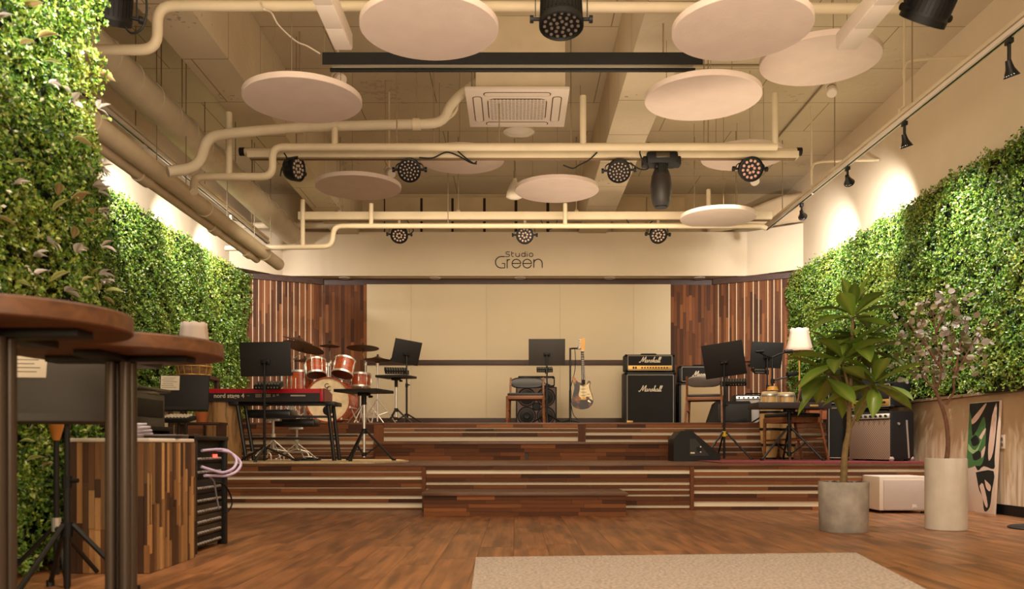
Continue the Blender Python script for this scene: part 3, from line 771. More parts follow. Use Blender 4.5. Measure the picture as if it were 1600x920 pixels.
# pipes and ducts -----------------------------------------------------------
def pipe(name, label, pts, r, mat=None, rods=(), el=.1, n=14, cat='pipe', rod_top=ZC, extra=None):
    t = thing(name, label, cat, pts[0]); o = Vector(pts[0])
    MB().tube([p - o for p in elbowed(pts, el)], r, n).build('pipe_run', mat or M_PIPE, t)
    for p in rods:
        p = Vector(p) - o
        MB().cyl(p, (p.x, p.y, rod_top-o.z), .0055, n=6).build('hanger_rod', M_STEEL, t)
    for a, b in (extra or []): MB().tube([Vector(q)-o for q in elbowed([a, b], .05)], r*.85, n).build('branch_pipe', mat or M_PIPE, t)
    return t
d = 6.1
pipe('ceiling_pipe', 'thick cream pipe along the top edge with a drop at its left end', [W(60,78,d), W(246,78,d), W(246,9,d), W(700,10,d), W(1440,14,d)], .037, rods=[W(400,0,d), W(900,4,d), W(1300,6,d)], el=.12)
d = 8.1
pipe('ceiling_pipe', 'cream pipe just above the front lighting bar, stepping down at its left end', [W(303,300,d-.15), W(303,276,d), W(426,276,d), W(426,230,d), W(1214,229,d)], .036, rods=[W(620,226,d), W(780,226,d), W(1100,226,d)], el=.1, extra=[(W(358,276,d), W(358,176,d)), (W(523,228,d), W(523,200,d)), (W(911,228,d), W(911,150,d)), (W(1211,228,d), W(1211,146,d))])
d = 10.8
pipe('ceiling_pipe', 'thin cream pipe under the rear lighting bar with a step at its left end', [W(352,388,d), W(518,385,d), W(522,353,d), W(1190,353,d), W(1198,357,d)], .032, rods=[W(700,350,d), W(1150,350,d)], el=.1, extra=[(W(473,386,d), W(473,312,d)), (W(580,352,d), W(580,318,d)), (W(883,352,d), W(883,318,d)), (W(1107,353,d), W(1107,296,d))])
d = 12.6
pipe('ceiling_pipe', 'cream pipe crossing the left rear corner behind the round duct', [W(380,352,d), W(580,352,d)], .045, rods=[W(480,350,d)])
a, b = Vector((-3.3, 3.9, 3.72)), Vector((-3.3, 12.7, 3.7))
t = thing('round_duct', 'thick cream wrapped round duct running back along the upper left', 'duct', a)
MB().cyl((0,0,0), b-a, .15, n=28).build('pipe_run', M_WRAP, t)
for y in np.arange(.5, 8.6, .42): MB().tube(arc((0, y, 0), .152, 0, 2*PI, 20)[:-1], .006, 5, closed=True).build('band', M_WRAP, t)
for y in (2.2, 4.4, 6.6): MB().cyl((.1, y, .12), (.1, y, ZC-3.72), .006, n=6).build('hanger_rod', M_STEEL, t); MB().cyl((-.1, y, .12), (-.1, y, ZC-3.72), .006, n=6).build('hanger_rod', M_STEEL, t)
a, b = Vector((-3.2, 5.0, 3.04)), Vector((-3.2, 11.68, 3.04))
t = thing('round_duct', 'long bare cream pipe ending above the left wood panel, lowest of the left ducts', 'duct', a)
MB().cyl((0,0,0), b-a, .08, n=24).build('pipe_run', M_PIPE, t)
for y in (1.5, 3.9, 6.0): MB().tube(arc((0, y, 0), .087, 0, 2*PI, 18)[:-1], .009, 5, closed=True).build('band', M_PIPE, t)
for y in (3.4, 4.6, 6.3): MB().cyl((0, y, .08), (0, y, ZC-3.04), .005, n=6).build('hanger_rod', M_STEEL, t)
a = Vector((-3.32, 5.0, 2.985))
t = thing('drain_pipe', 'slimmer cream drain pipe with sockets beside the lowest left duct', 'pipe', a)
MB().cyl((0,0,0), (0,6.1,0), .05, n=18).build('pipe_run', M_PIPE, t)
for y in (2.6, 4.4, 5.6): MB().cyl((0,y,0), (0,y+.2,0), .066, n=18).build('socket', M_PIPE, t)
for y in (3.0, 6.0): MB().cyl((0, y, .05), (0, y, ZC-2.985), .005, n=6).build('hanger_rod', M_STEEL, t)
d = 8.2
t = pipe('insulated_pipe', 'wrapped pipe bending up into the left side of the air conditioner', [W(262,268,7.4), W(312,262,7.55), W(322,216,7.6), W(350,209,7.8), W(470,199,d), W(640,194,d), W(694,193,d), W(703,160,d), W(748,128,d)], .047, M_WRAP, rods=[W(468,195,d), W(651,185,d)], el=.18)
o = W(262,268,7.4)
for p in (W(468,199,d), W(651,194,d)): MB().cyl(p-o-Vector((.035,0,0)), p-o+Vector((.035,0,0)), .058, n=16).build('clamp', M_PIPE, t)
MB().tube([q-o for q in elbowed([W(680,194,d+.1), W(712,180,d+.1), W(716,150,d+.1), W(752,134,d+.1)], .12)], .018, 8).build('branch_pipe', M_PIPE, t)
# electric conduits on the slab, plus a strip standing for its seam
def conduit(label, pts, r=.012, mat=None, n=6):
    o = Vector(pts[0]); t = tag(MB().tube([Vector(p)-o for p in pts], r, n).build('conduit', mat or M_PIPE), label, 'conduit'); t.location = o
conduit('dark straight strip standing for a seam along the right part of the slab', [(3.34, 5.6, ZC-.012), (3.34, 11.8, ZC-.012)], .012, M_STEEL)  # thin strip stands in for a recessed seam of the slab
conduit('thin cream conduit crossing the ceiling behind the right linear lamp', [(1.4, 8.9, ZC-.012), (2.7, 8.9, ZC-.012), (2.95, 8.2, ZC-.012), (3.3, 8.2, ZC-.012)], .01, M_STEEL)
conduit('pale cable looping from the top pipe to the left end of the screen case', spline([W(406,0,6.1), W(412,14,6.0), W(424,20,6.1), W(436,40,6.2), W(462,64,6.4), W(480,72,6.5), W(500,84,6.58)], 6), .006, M_WHITE)

for lab, px, d, y0, y1 in (('bent cream conduit dropping to the right track near the second black spot', 1413, 7.75, 62, 166), ('bent cream conduit dropping to the right track near the stage end', 1268, 10.0, 240, 300)):
    x = WX(px, d); zb_, zk = WZ(y1, d), WZ(y0 + .55*(y1-y0), d)
    conduit(lab, [(x, d, ZC-.005), (x, d, zk), (x, d, zb_), (3.447, d, zb_-.03), (3.447, d, 3.5+.0)], .012, n=8)
    t_ = tag(MB().tube([Vector(q)-Vector((x,d,zk)) for q in spline([(x,d,zk-.02), (x+.01,d,zk+.09), (x+.12,d,zk+.15), (XR-.01,d,zk+.17)], 5)], .016, 8).build('conduit', M_PIPE), lab.replace('bent cream conduit dropping to', 'curved conduit elbow reaching the wall above'), 'conduit'); t_.location = (x, d, zk)
v, f = [], []
rs = random.Random(5)
for i in range(19):
    for j in range(8):
        a, b = i/18, j/7
        x = 2.95 + (XR-.02-2.95)*a; yb_ = 13.3 - .62*a
        zt2 = 4.1 + .2*a + .02*math.sin(9*a)
        v.append((x, yb_ - .05 + .035*math.sin(11*a+3*b) + rs.uniform(-.018,.018) - .06*b*(1-b), 3.86 + (zt2-3.86)*b))
for i in range(18):
    for j in range(7): f.append((i*8+j, i*8+8+j, i*8+9+j, i*8+j+1))
cs = tag(MB().add(v, f).build('cloth_cover', plain('beige_sheet', C(200, 176, 142), .9)), 'wrinkled beige sheet above the right end of the fascia', 'cloth')
md = cs.modifiers.new('thickness', 'SOLIDIFY'); md.thickness = .006

# lighting bars ---------------------------------------------------------------
def bar(label, d, x0, x1, ytop, ybot, tube=None):
    t = thing('lighting_bar', label, 'truss', (0, d, 0))
    z0, z1 = WZ(ybot, d), WZ(ytop, d)
    MB().box(((x0+x1)/2, 0, (z0+z1)/2), (x1-x0, .1, z1-z0), b=.006).build('channel', M_PIPE, t)
    MB().box(((x0+x1)/2, 0, z0-.004), (x1-x0-.04, .05, .01)).build('cable_slot', plain('slot_tan', C(120, 96, 66), .8), t)  # darker tan strip along the underside of the channel
    if tube:
        tx0, tx1, ty = tube; z = WZ(ty, d)
        MB().cyl((tx0, .09, z), (tx1, .09, z), .035, n=14).build('tube', M_PIPE, t)
        for x, s in ((tx0, -1), (tx1, 1)): MB().cyl((x, .09, z), (x+s*.05, .09, z), .04, n=14).build('end_cap', M_BLACK, t)
    for k in range(4):
        x = x0 + (x1-x0)*(k+.35)/4.0
        MB().cyl((x, 0, z1), (x, 0, ZC), .006, n=6).build('hanger_rod', M_STEEL, t)
        MB().box((x, 0, z1+.015), (.05, .06, .03), b=.004).build('clamp', M_STEEL, t)
DT1, DT2, DT0 = 8.3, 11.0, 5.5
bar('cream lighting bar nearer the viewer carrying par lamps and a moving head', DT1, WX(388, DT1), WX(1246, DT1), 238, 248, (WX(378, DT1), WX(1249, DT1), 232))
bar('cream lighting bar nearest the stage wall carrying three par lamps', DT2, WX(467, DT2), WX(1205, DT2), 332, 344)
t = thing('lighting_bar', 'cream lighting bar above the top edge of the picture', 'truss', (0, DT0, 3.85))
MB().cyl((-3.0, 0, 0), (3.3, 0, 0), .035, n=14).build('tube', M_PIPE, t)
for x in (-1.8, .9, 2.9): MB().cyl((x, 0, .03), (x, 0, ZC-3.85), .006, n=6).build('hanger_rod', M_STEEL, t)

def par(label, p, r, zbar, yaw, pitch, lens=None, style='slim', group='par lamps on the lighting bars', leds=18):
    """par lamp: origin at its pivot; the head looks along -y turned by yaw and tipped down by pitch"""
    p = Vector(p); t = thing('par_lamp', label, 'stage light', p, group=group)
    R = Euler((0, 0, yaw)).to_matrix().to_4x4(); H = R @ Euler((pitch, 0, 0)).to_matrix().to_4x4()
    T = H @ Euler((PI/2, 0, 0)).to_matrix().to_4x4()         # lathe axis z -> front (-y)
    mb = MB(); L = r*1.15 if style == 'slim' else r*2.3
    if style == 'slim':
        mb.lathe([(0,-L*.75), (r*.55,-L*.75), (r*.8,-L*.6), (r*.93,-L*.3), (r*.97, 0), (r, L*.2), (r, L*.32), (r*.93, L*.34), (r*.9, L*.25), (0, L*.25)], 28, T)
    else:
        mb.lathe([(0,-L*.8), (r*.6,-L*.8), (r*.75,-L*.7), (r*.8,-L*.35), (r*.93,-L*.3), (r*.95, L*.02), (r, L*.05), (r, L*.16), (r*.93, L*.17), (r*.88, L*.12), (0, L*.12)], 28, T)
        for i in range(30):
            a = 2*PI*i/30
            q = Matrix.Rotation(a, 4, 'Z')
            mb.add([(r*.78,-.004,-L*.66),(r*.93,-.004,-L*.6),(r*.97,-.004,-L*.02),(r*.78,-.004,-L*.02),(r*.78,.004,-L*.66),(r*.93,.004,-L*.6),(r*.97,.004,-L*.02),(r*.78,.004,-L*.02)], [(0,1,2,3),(7,6,5,4),(0,4,5,1),(1,5,6,2),(2,6,7,3)], 0, T @ q)
    mb.build('head', M_BLACK, t)
    zf = L*.27 if style == 'slim' else L*.135
    k = 0
    for ring, nn in ((.28, 6), (.66, 12)) if leds == 18 else ((.22, 5), (.48, 10), (.76, 15)):
        for i in range(nn):
            a = 2*PI*i/nn + ring
            s = r*(.13 if leds == 18 else .085)
            MB().lathe([(s, -.004), (s*.8, .004), (0, .007)], 8, T @ Matrix.Translation((r*ring*math.cos(a), r*ring*math.sin(a), zf))).build('led', lens or M_LENS, t)
    w = r*1.16; top = zbar - p.z - .07
    yk = MB()
    path = elbowed([(-w,0,0), (-w,0,top*.62), (-w*.72,0,top), (w*.72,0,top), (w,0,top*.62), (w,0,0)], .04, 3)
    for a, b in zip(path, path[1:]):
        a, b = Vector(a), Vector(b); c = (a+b)/2; dd = b-a
        yk.box(c, (dd.length+.004, .028, .006), rot=Euler((0, -math.atan2(dd.z, dd.x), 0)).to_matrix())
    yk.M = R; y2 = MB(); y2.add(yk.v, yk.f, 0, R); y2.build('yoke', M_METALB, t)
    for s in (-1, 1):
        MB().cyl(R @ Vector((s*r*.9,0,0)), R @ Vector((s*(w+.03),0,0)), .012, n=8).cyl(R @ Vector((s*(w+.012),0,0)), R @ Vector((s*(w+.035),0,0)), .024, n=10).build('knob', M_BLACK, t)
    MB().box((0,0,top+.035), (.035,.045,.06), b=.004).cyl((0,-.03,top+.02),(0,.03,top+.02),.012,n=8).build('clamp', M_STEEL, t)
    return t
zb2 = WZ(344, DT2); zb1 = WZ(248, DT1)
par('black par lamp at the left of the rear lighting bar', W(624, 366, DT2), .112, zb2, .05, .75)
par('black par lamp in the middle of the rear lighting bar, above the Studio Green sign', W(820, 367, DT2), .112, zb2, 0, .35)
par('black par lamp at the right of the rear lighting bar', W(1028, 366, DT2), .112, zb2, .1, .6)
par('black par lamp left of centre on the front lighting bar', W(640, 265, DT1), .113, zb1+.03, 0, .55, leds=30)
par('black par lamp on the front lighting bar beside the moving head', W(967, 266, DT1), .113, zb1+.03, -.12, .75, leds=30)
par('black par lamp with reddish lenses at the right end of the front lighting bar', W(1172, 264, DT1), .118, zb1+.03, .05, .35, lens=M_LENSRED)
par('black par lamp turned sideways at the left end of the front lighting bar', W(461, 264, DT1), .118, zb1+.03, 1.25, .1)
par('big finned black par lamp at the top middle, pointing down', W(877, 30, DT0), .142, 3.85, 0, 1.36, lens=M_LENSDIM, style='fin', leds=30)
par('big finned black par lamp at the top right corner, pointing down', W(1447, 20, DT0), .15, 3.85, PI+.4, .9, lens=M_LENSDIM, style='fin', leds=30)
par('big finned black par lamp at the top left beside the near green wall', W(168, 18, DT0), .15, 3.85, PI+.6, 1.0, lens=M_LENSDIM, style='fin', leds=30)
# moving head
p = W(1033, 250, DT1)
t = thing('moving_head_lamp', 'black moving head spotlight hanging from the front lighting bar', 'stage light', p)
MB().box((0, 0, .0), (.3, .2, .12), b=.03).box((-.15, 0, -.02), (.07, .12, .09), b=.02).box((.15, 0, -.02), (.07, .12, .09), b=.02).build('base', M_BLACK, t)
MB().box((0, -.104, .015), (.13, .01, .05), b=.003).build('display', plain('display_glass', C(70, 60, 40), .2), t)
for x in (-.08, .1): MB().box((x, 0, .09), (.04, .06, .09), b=.006).build('clamp', M_BLACK, t)
MB().box((.0, -.06, -.18), (.085, .05, .32), b=.02).box((0, 0, -.07), (.12, .12, .05), b=.015).build('yoke', M_BLACK, t)
MB().lathe([(0, -.455), (.07, -.45), (.078, -.43), (.088, -.41), (.1, -.33), (.103, -.25), (.092, -.16), (.07, -.1), (.03, -.08), (0, -.078)], 28, Matrix.Translation((0,.0,.0))).build('head', plain('dark_lamp_head', C(42, 36, 32), .4), t)
MB().cyl((0,0,-.458), (0,0,-.45), .062, n=20).build('lens', M_BLACK, t)
# drooping cables along the bars
for nm, lab, pts, d in (('lamp_cable', 'black cable drooping from the left par lamp of the front lighting bar', [(655,246),(675,247),(697,238),(715,243),(735,254),(745,256)], DT1-.08),
    ('lamp_cable', 'black cable hanging in a loop beside the disc behind the front lighting bar', [(715,236),(728,247),(740,255),(745,252)], DT1-.09),
    ('lamp_cable', 'black cable looping between the right par lamp and the moving head', [(985,254),(995,262),(1005,265),(1013,262),(1004,250),(1000,236),(1010,224),(1017,224)], DT1-.1),
    ('lamp_cable', 'black cable hanging left of the sideways par lamp', [(444,239),(449,250),(441,262),(438,275)], DT1-.05),
    ('lamp_cable', 'black cable looped under the right part of the rear lighting bar', [(979,343),(985,352),(996,357),(1010,353),(1020,345)], DT2-.07),
    ('lamp_cable', 'black cable looped right of the middle par lamp of the rear bar', [(845,344),(852,355),(860,358),(868,352),(871,344)], DT2-.07),
    ('lamp_cable', 'black cable looped between the middle bar lamp and the disc of the front bar', [(880,258),(895,263),(905,258),(920,250),(933,238)], DT1-.06),
    ('lamp_cable', 'black cable beside the left par lamp of the rear lighting bar', [(636,344),(641,352),(646,360),(640,366)], DT2-.06),
    ('lamp_cable', 'black cable arching down beside the finned lamp at the top left', [(228,-10),(229,20),(222,44),(206,52),(195,42)], DT0-.05)):
    P = spline([W(x, y, d) for x, y in pts], 6); o = P[0].copy()
    q = tag(MB().tube([k-o for k in P], .007, 6).build(nm, M_BLACK), lab, 'cable'); q.location = o

# ---- track lighting
M_LAMPON = glow('lit_lamp_face', (1, .93, .85, 1), 14)
def track(label, a, b):
    a, b = Vector(a), Vector(b); t = thing('lighting_track', label, 'track', a); dd = b-a
    R = dd.to_track_quat('Y', 'Z').to_matrix()
    MB().box(dd/2, (.055, dd.length, .035), rot=R, b=.003).build('rail', M_WHITE, t)
    MB().box(dd/2 + Vector((0,0,-.019)), (.014, dd.length-.05, .006), rot=R).build('slot', M_BLACK, t)
    MB().box(dd/2 + Vector((.0,0,.05)), (.045, dd.length, .03), rot=R).build('carrier', M_PIPE, t)
    for k in (.15, .4, .65, .9):
        p = dd*k; MB().cyl(p+Vector((0,0,.06)), (p.x, p.y, ZC-a.z), .006, n=6).build('hanger_rod', M_STEEL, t)
def tspot(label, p, aim, mat, lit=True, power=200, drop=.12, ang=120):
    """track spot with its light; p on the rail, aim = point lit"""
    p = Vector(p); t = thing('track_spot', label, 'spotlight', p, group=None)
    MB().box((0,0,-.03), (.032,.07,.035), b=.004).cyl((0,0,-.04), (0,0,-drop), .013, n=8).build('stem', mat, t)
    c = Vector((0,0,-drop-.02)); n = (Vector(aim)-(p+c)).normalized(); q = n.to_track_quat('Z', 'Y').to_matrix().to_4x4()
    T = Matrix.Translation(c) @ q
    MB().lathe([(0,-.03), (.02,-.03), (.024, 0), (.03, .03), (.055, .085), (.052, .085), (.028, .035), (0, .03)], 20, T).build('lamp_head', mat, t)
    MB().cyl(c + n*.07, c + n*.078, .048, n=18).build('lamp_face', M_LAMPON, t)
    l = spot('spot_beam', p + c + n*.1, aim, power, ang, 1.0, (1.0, .93, .87), .04)
    return t
track('white lighting track along the right wall', (3.45, 4.6, 3.44), (3.44, 11.85, 3.56))
track('white lighting track along the left wall', (-3.55, 5.2, 3.5), (-3.55, 12.4, 3.5))
for lab, y, (ax_, ay, az), dr in (('black track spot nearest the viewer on the right track', 6.03, (4.1, 6.4, 1.5), .17), ('black track spot second from the viewer on the right track', 7.65, (4.1, 7.95, 1.35), .13), ('black track spot third from the viewer on the right track', 8.96, (4.2, 10.1, 2.75), .1), ('small black track spot nearest the stage on the right track', 10.4, (4.2, 11.8, 2.75), .1)):
    tspot(lab, (3.447, y, 3.44+.12*(y-4.6)/7.25-.02), (ax_, ay, az), M_METALB, drop=dr)
for lab, y, ay in (('white track spot nearest the viewer on the left track', 8.27, 9.7), ('white track spot in the middle of the left track', 9.5, 11.0), ('white track spot nearest the stage on the left track', 10.8, 12.2)):
    tspot(lab, (-3.55, y, 3.48), (-4.1, ay, 2.7), M_WHITE, drop=.08, power=125, ang=110)
def cspot(label, p, aim, power=0):
    p = Vector(p); t = thing('ceiling_spot', label, 'spotlight', p)
    MB().cyl((0,0,0), (0,0,ZC-p.z), .01, n=8).build('stem', M_PIPE, t)
    q = (Vector(aim)-p).normalized().to_track_quat('Z','Y').to_matrix().to_4x4()
    MB().lathe([(0,-.06), (.045,-.06), (.05,-.03), (.05, .0), (0,0)], 18, q).build('socket', M_WHITE, t)
    MB().lathe([(.046, 0), (.046, .035), (0,.035)], 18, q).build('band', M_STEEL, t)
    MB().lathe([(.05,.035), (.05,.09), (.04,.1), (0,.1)], 18, q).build('lamp_head', M_WHITE, t)
cspot('small white ceiling spot under the tan disc at the right', W(1299, 138, 8.2), W(1306, 175, 7.9))
cspot('small white ceiling spot behind the right par lamp of the front bar', W(1176, 278, 9.4), W(1195, 305, 9.1))
cspot('small white ceiling spot behind the left par lamp of the front bar', W(608, 268, 9.6), W(624, 285, 9.3))
cspot('small white ceiling spot above the disc left of the air conditioner', W(528, 122, 7.6), W(545, 130, 7.4))

# ---- sign
sg = thing('wall_sign', 'thin dark lettering Studio Green on the fascia above the stage', 'sign', (0, FY-.012, 0))
u_ = 1/15.33*FY/F
def SP(x, y): return Vector((WX(760 + x/15.33, FY), 0, WZ(380 + y/15.33, FY)))
def acs(cx, cy, r, a0, a1, n=14): return [SP(cx + r*math.cos(math.radians(a0+(a1-a0)*i/n)), cy - r*math.sin(math.radians(a0+(a1-a0)*i/n))) for i in range(n+1)]
M_SIGN = plain('sign_black', C(34, 28, 22), .5)
big, sm = 11*u_, 8*u_
letters = [
 (big, [[SP(440,322)] + acs(355,458,136,90,270,20) + [SP(440,594), SP(440,485), SP(375,485)]]),
 (big, [[SP(497,600), SP(497,385)], [SP(497,450), SP(505,415), SP(530,396), SP(565,393)]]),
 (big, [acs(718,490,103,0,345,30), [SP(620,487), SP(820,487)]]),
 (big, [acs(978,490,103,0,345,30), [SP(880,487), SP(1080,487)]]),
 (big, [[SP(1137,590), SP(1137,385)], acs(1237,485,100,180,0,16) + [SP(1337,590)]]),
 (sm, [[SP(560,210)] + acs(495,238,28,90,270,8) + acs(525,295,29,90,-90,8) + [SP(455,325)]]),
 (sm, [[SP(605,200), SP(605,295), SP(618,318), SP(652,325)], [SP(605,242), SP(658,242)]]),
 (sm, [[SP(703,240)] + acs(747,283,43,180,360,10) , [SP(790,240), SP(790,326)]]),
 (sm, [acs(885,282,43,0,360,20), [SP(930,203), SP(930,326)]]),
 (sm, [[SP(975,245), SP(975,326)], [SP(975,206), SP(975,216)]]),
 (sm, [acs(1070,282,45,0,360,20)])]
for r, strokes in letters:
    mb = MB()
    for s in strokes: mb.tube(s, r, 6)
    mb.build('letter', M_SIGN, sg)
# ------------------------------------------------------------------ stage gear
def leg3(mb_list, r, h, n=3, a0=.5): pass
def music_stand(label, base, desk_c, w, h, yaw=0.0, tilt=.25, roll=0.0, mat=None, foot=.27, hub=.13, a0=.4, paper=None, clip=None, legmat=None, front=False):
    """base: floor point; desk_c: centre of the desk; the desk's back faces the viewer"""
    base = Vector(base); dc = Vector(desk_c) - base
    t = thing('music_stand', label, 'music stand', base)
    if front: yaw += PI
    R = (Euler((0,0,yaw)).to_matrix() @ Euler((tilt, 0, 0)).to_matrix() @ Euler((0, roll, 0)).to_matrix()).to_4x4()
    T = Matrix.Translation(dc) @ R
    dk = MB(); dk.M = T
    dk.box((0, 0, 0), (w, .006, h), b=.002)
    dk.box((0, .03, -h/2+.004), (w, .06, .006)); dk.box((0, .06, -h/2+.018), (w, .005, .03))
    for s in (-1, 1): dk.box((s*(w/2-.002), .006, 0), (.004, .014, h))
    desk = dk.build('desk', mat or M_DESK, t)
    br = MB(); br.M = T
    br.box((0, -.012, -.03), (.09, .02, .05), b=.006).cyl((-.03,-.035,-.03), (.03,-.035,-.03), .013, n=10).box((0,-.03,-.03), (.025,.04,.03), b=.004)
    br.build('bracket', M_BLACK, t)
    top = T @ Vector((0, -.035, -.04))
    px, py = top.x, top.y
    MB().cyl((px, py, .02), (px, py, top.z), .011, n=10).cyl((px, py, .03), (px, py, dc.z*.55), .014, n=10).build('pole', M_METALB, t)
    MB().cyl((px,py,dc.z*.55-.03), (px,py,dc.z*.55+.02), .019, n=10).cyl((px,py,dc.z*.55), (px+.045,py,dc.z*.55), .009, n=8).build('collar', M_BLACK, t)
    MB().cyl((px,py,hub-.03), (px,py,hub+.03), .024, n=10).build('hub', clip or M_BLACK, t)
    for k in range(3):
        a = a0 + k*2*PI/3
        e = Vector((px + foot*math.cos(a), py + foot*math.sin(a), .014))
        MB().tube([(px+.02*math.cos(a), py+.02*math.sin(a), hub+.02), e], .011, 8).cyl(e-Vector((.0,0,.014)), e+Vector((0,0,.012)), .017, n=8).build('leg', legmat or M_METALB, t)
    if paper:
        pp = MB(); pp.M = T
        for (x, z, pw_, ph_) in paper: pp.box((-x, .005, z), (pw_, .0015, ph_))
        o = pp.build('paper', M_PAPER, desk)
        ik = MB(); ik.M = T
        for (x, z, pw_, ph_) in paper:
            for i in range(6): ik.box((-x + pw_*.5 - pw_*.1 - random.uniform(.5,.8)*pw_*.5, .0062, z + ph_*(.34-.13*i)), (pw_*random.uniform(.5,.75), .0006, ph_*.022))
        q = ik.build('print', M_INK, desk); q['kind'] = 'stuff'
    return t
def small_mixer(label, c, w=.26, yaw=0.0, tilt=.5, pole=None):
    """personal monitor mixer clamped to a stand's pole"""
    t = thing('monitor_mixer', label, 'mixer', c, rot=(0,0,yaw), group=None)
    R = Euler((tilt, 0, 0)).to_matrix().to_4x4()
    mb = MB(); mb.M = R
    mb.box((0,0,0), (w, .15, .045), b=.006).build('case', M_BLACK, t)
    kn = MB(); kn.M = R
    for i in range(8):
        for j in range(2): kn.cyl((-w*.4+w*.8*i/7, -.04+.06*j, .022), (-w*.4+w*.8*i/7, -.04+.06*j, .036), .008, n=8)
    for i in range(8): kn.box((-w*.4+w*.8*i/7, -.077, 0), (.012, .004, .014))
    o = kn.build('knobs', plain('knob_grey', C(120, 116, 108), .5), t); o['kind'] = 'stuff'
    if pole is not None:
        v = Vector(pole) - Vector(c); v = Euler((0,0,-yaw)).to_matrix() @ v
        MB().tube([(0, 0, -.02), (v.x, v.y, -.03)], .01, 6).cyl((v.x, v.y, -.06), (v.x, v.y, .0), .02, n=10).build('bracket', M_METALB, t)
    return t
def tray_stand(label, base, w, dpt, ztop, yaw=0.0, foot=.3, hub=.35, chrome=True, a0=.4, mat=None, th=.03):
    base = Vector(base); t = thing('tray_stand', label, 'stand', base, yaw)
    H = ztop - base.z
    pm = M_CHROME if chrome else M_METALB
    MB().box((0, 0, H-th/2), (w, dpt, th), b=.004).build('tray', mat or M_DESK, t)
    MB().box((0,0,H-th-.015), (.1,.1,.03), b=.004).cyl((.05,0,H-th-.04), (.09,0,H-th-.04), .012, n=8).cyl((0,0,H-th-.12),(0,0,H-th-.02),.022,n=12).build('tray_mount', M_BLACK, t)
    MB().cyl((0,0,.05), (0,0,H-th), .015, n=12).build('pole', pm, t)
    MB().cyl((0,0,hub-.03), (0,0,hub+.02), .026, n=12).build('collar', M_BLACK, t)
    MB().cyl((0,0,.06), (0,0,.1), .024, n=12).build('hub', M_BLACK, t)
    for k in range(3):
        a = a0 + k*2*PI/3; c, s = math.cos(a), math.sin(a)
        e = Vector((foot*c, foot*s, .015)); m = Vector((foot*.5*c, foot*.5*s, hub*.56))
        MB().tube([(.02*c,.02*s,hub), m, e], .012, 8).tube([(.02*c,.02*s,.08), m], .008, 6).cyl(e-Vector((0,0,.015)), e+Vector((.004*c,.004*s,.02)), .019, n=8).build('leg', M_METALB, t)
    return t
def at_floor(px, d, z): return Vector((WX(px, d), d, z))

# music stands
music_stand('black music stand in front of the red keyboard', at_floor(413, 8.45, Z1), W(414.5, 561, 8.45), .495, .335, 0, .12, -.015, a0=.55, foot=.33)
music_stand('black music stand behind the drum kit beside the left edge of the screen', at_floor(637, 11.9, Z2), W(635.5, 550, 11.9), .38, .33, .35, .3, .14, a0=.5)
music_stand('dark music stand behind the chair in front of the bass amplifier', at_floor(854, 11.85, Z2), W(854.5, 550, 11.85), .5, .36, -.02, .15, 0, mat=plain('brown_black_desk', C(48, 42, 36), .6), a0=.5, foot=.28)
music_stand('tilted black music stand with yellow leg clips beside the floor monitor', at_floor(1127, 9.75, Z1), W(1131, 562, 9.75), .455, .39, -.3, .28, -.13, a0=-.5, foot=.31, hub=.3, clip=plain('yellow_plastic', C(214, 176, 40), .5))
music_stand('black music stand behind the conga drums', at_floor(1199, 11.7, Z2), W(1198, 554.5, 11.7), .44, .35, .1, .22, .03, a0=.3)
music_stand('dark grey music stand with a paper note standing by the stave-clad plinth', (WX(103, 3.45), 3.55, 0), W(101, 605, 3.45), .4, .3, .15, .16, 0, mat=plain('grey_desk', C(72, 66, 60), .55), a0=.2, foot=.26, hub=.26, paper=[(-.135, .1, .13, .125)], front=True)
music_stand('black music stand with a white paper note left of the keyboard', at_floor(291, 7.45, 0), W(288.5, 614.5, 7.45), .415, .31, .06, .12, 0, a0=.3, paper=[(-.125, .09, .16, .125)], front=True)
# monitor mixers on the stands
small_mixer('monitor mixer on the music stand in front of the keyboard', W(420, 602, 8.52), .26, 0, .35, W(413, 602, 8.42))
small_mixer('monitor mixer under the music stand beside the left edge of the screen', W(618, 579, 11.95), .3, .25, .45, W(637, 579, 11.9))
small_mixer('monitor mixer under the music stand by the bass amplifier', W(851, 577.5, 11.9), .22, 0, .3, W(854, 578, 11.83))
small_mixer('monitor mixer on the stand with yellow leg clips', W(1148, 597, 9.9), .26, -.25, .4, W(1128, 597, 9.75))
small_mixer('monitor mixer on the music stand behind the conga drums', W(1187, 579, 11.8), .2, .1, .4, W(1199, 579, 11.7))
# trays
tray_stand('black tray on a chrome stand in front of the drum kit', at_floor(569, 8.75, Z1), .46, .44, WZ(609, 8.75), -.26, foot=.3, hub=.32, a0=.5)
tray_stand('grey tray on a chrome stand behind the drum kit near the screen', at_floor(619, 11.5, Z2), .42, .4, WZ(587, 11.5), -.3, foot=.22, hub=.2, a0=.5)
t = tray_stand('black tray table on a black tripod in front of the conga drums', at_floor(1233, 9.25, Z1), .78, .36, WZ(628, 9.05), .05, foot=.36, hub=.36, chrome=False, a0=-.7, mat=plain('dark_tray', C(46, 38, 36), .45), th=.065)
MB().box((.2, -.182, WZ(628, 9.05)-Z1-.035), (.09, .004, .02), b=.001).build('brass_plate', M_GOLD, t)

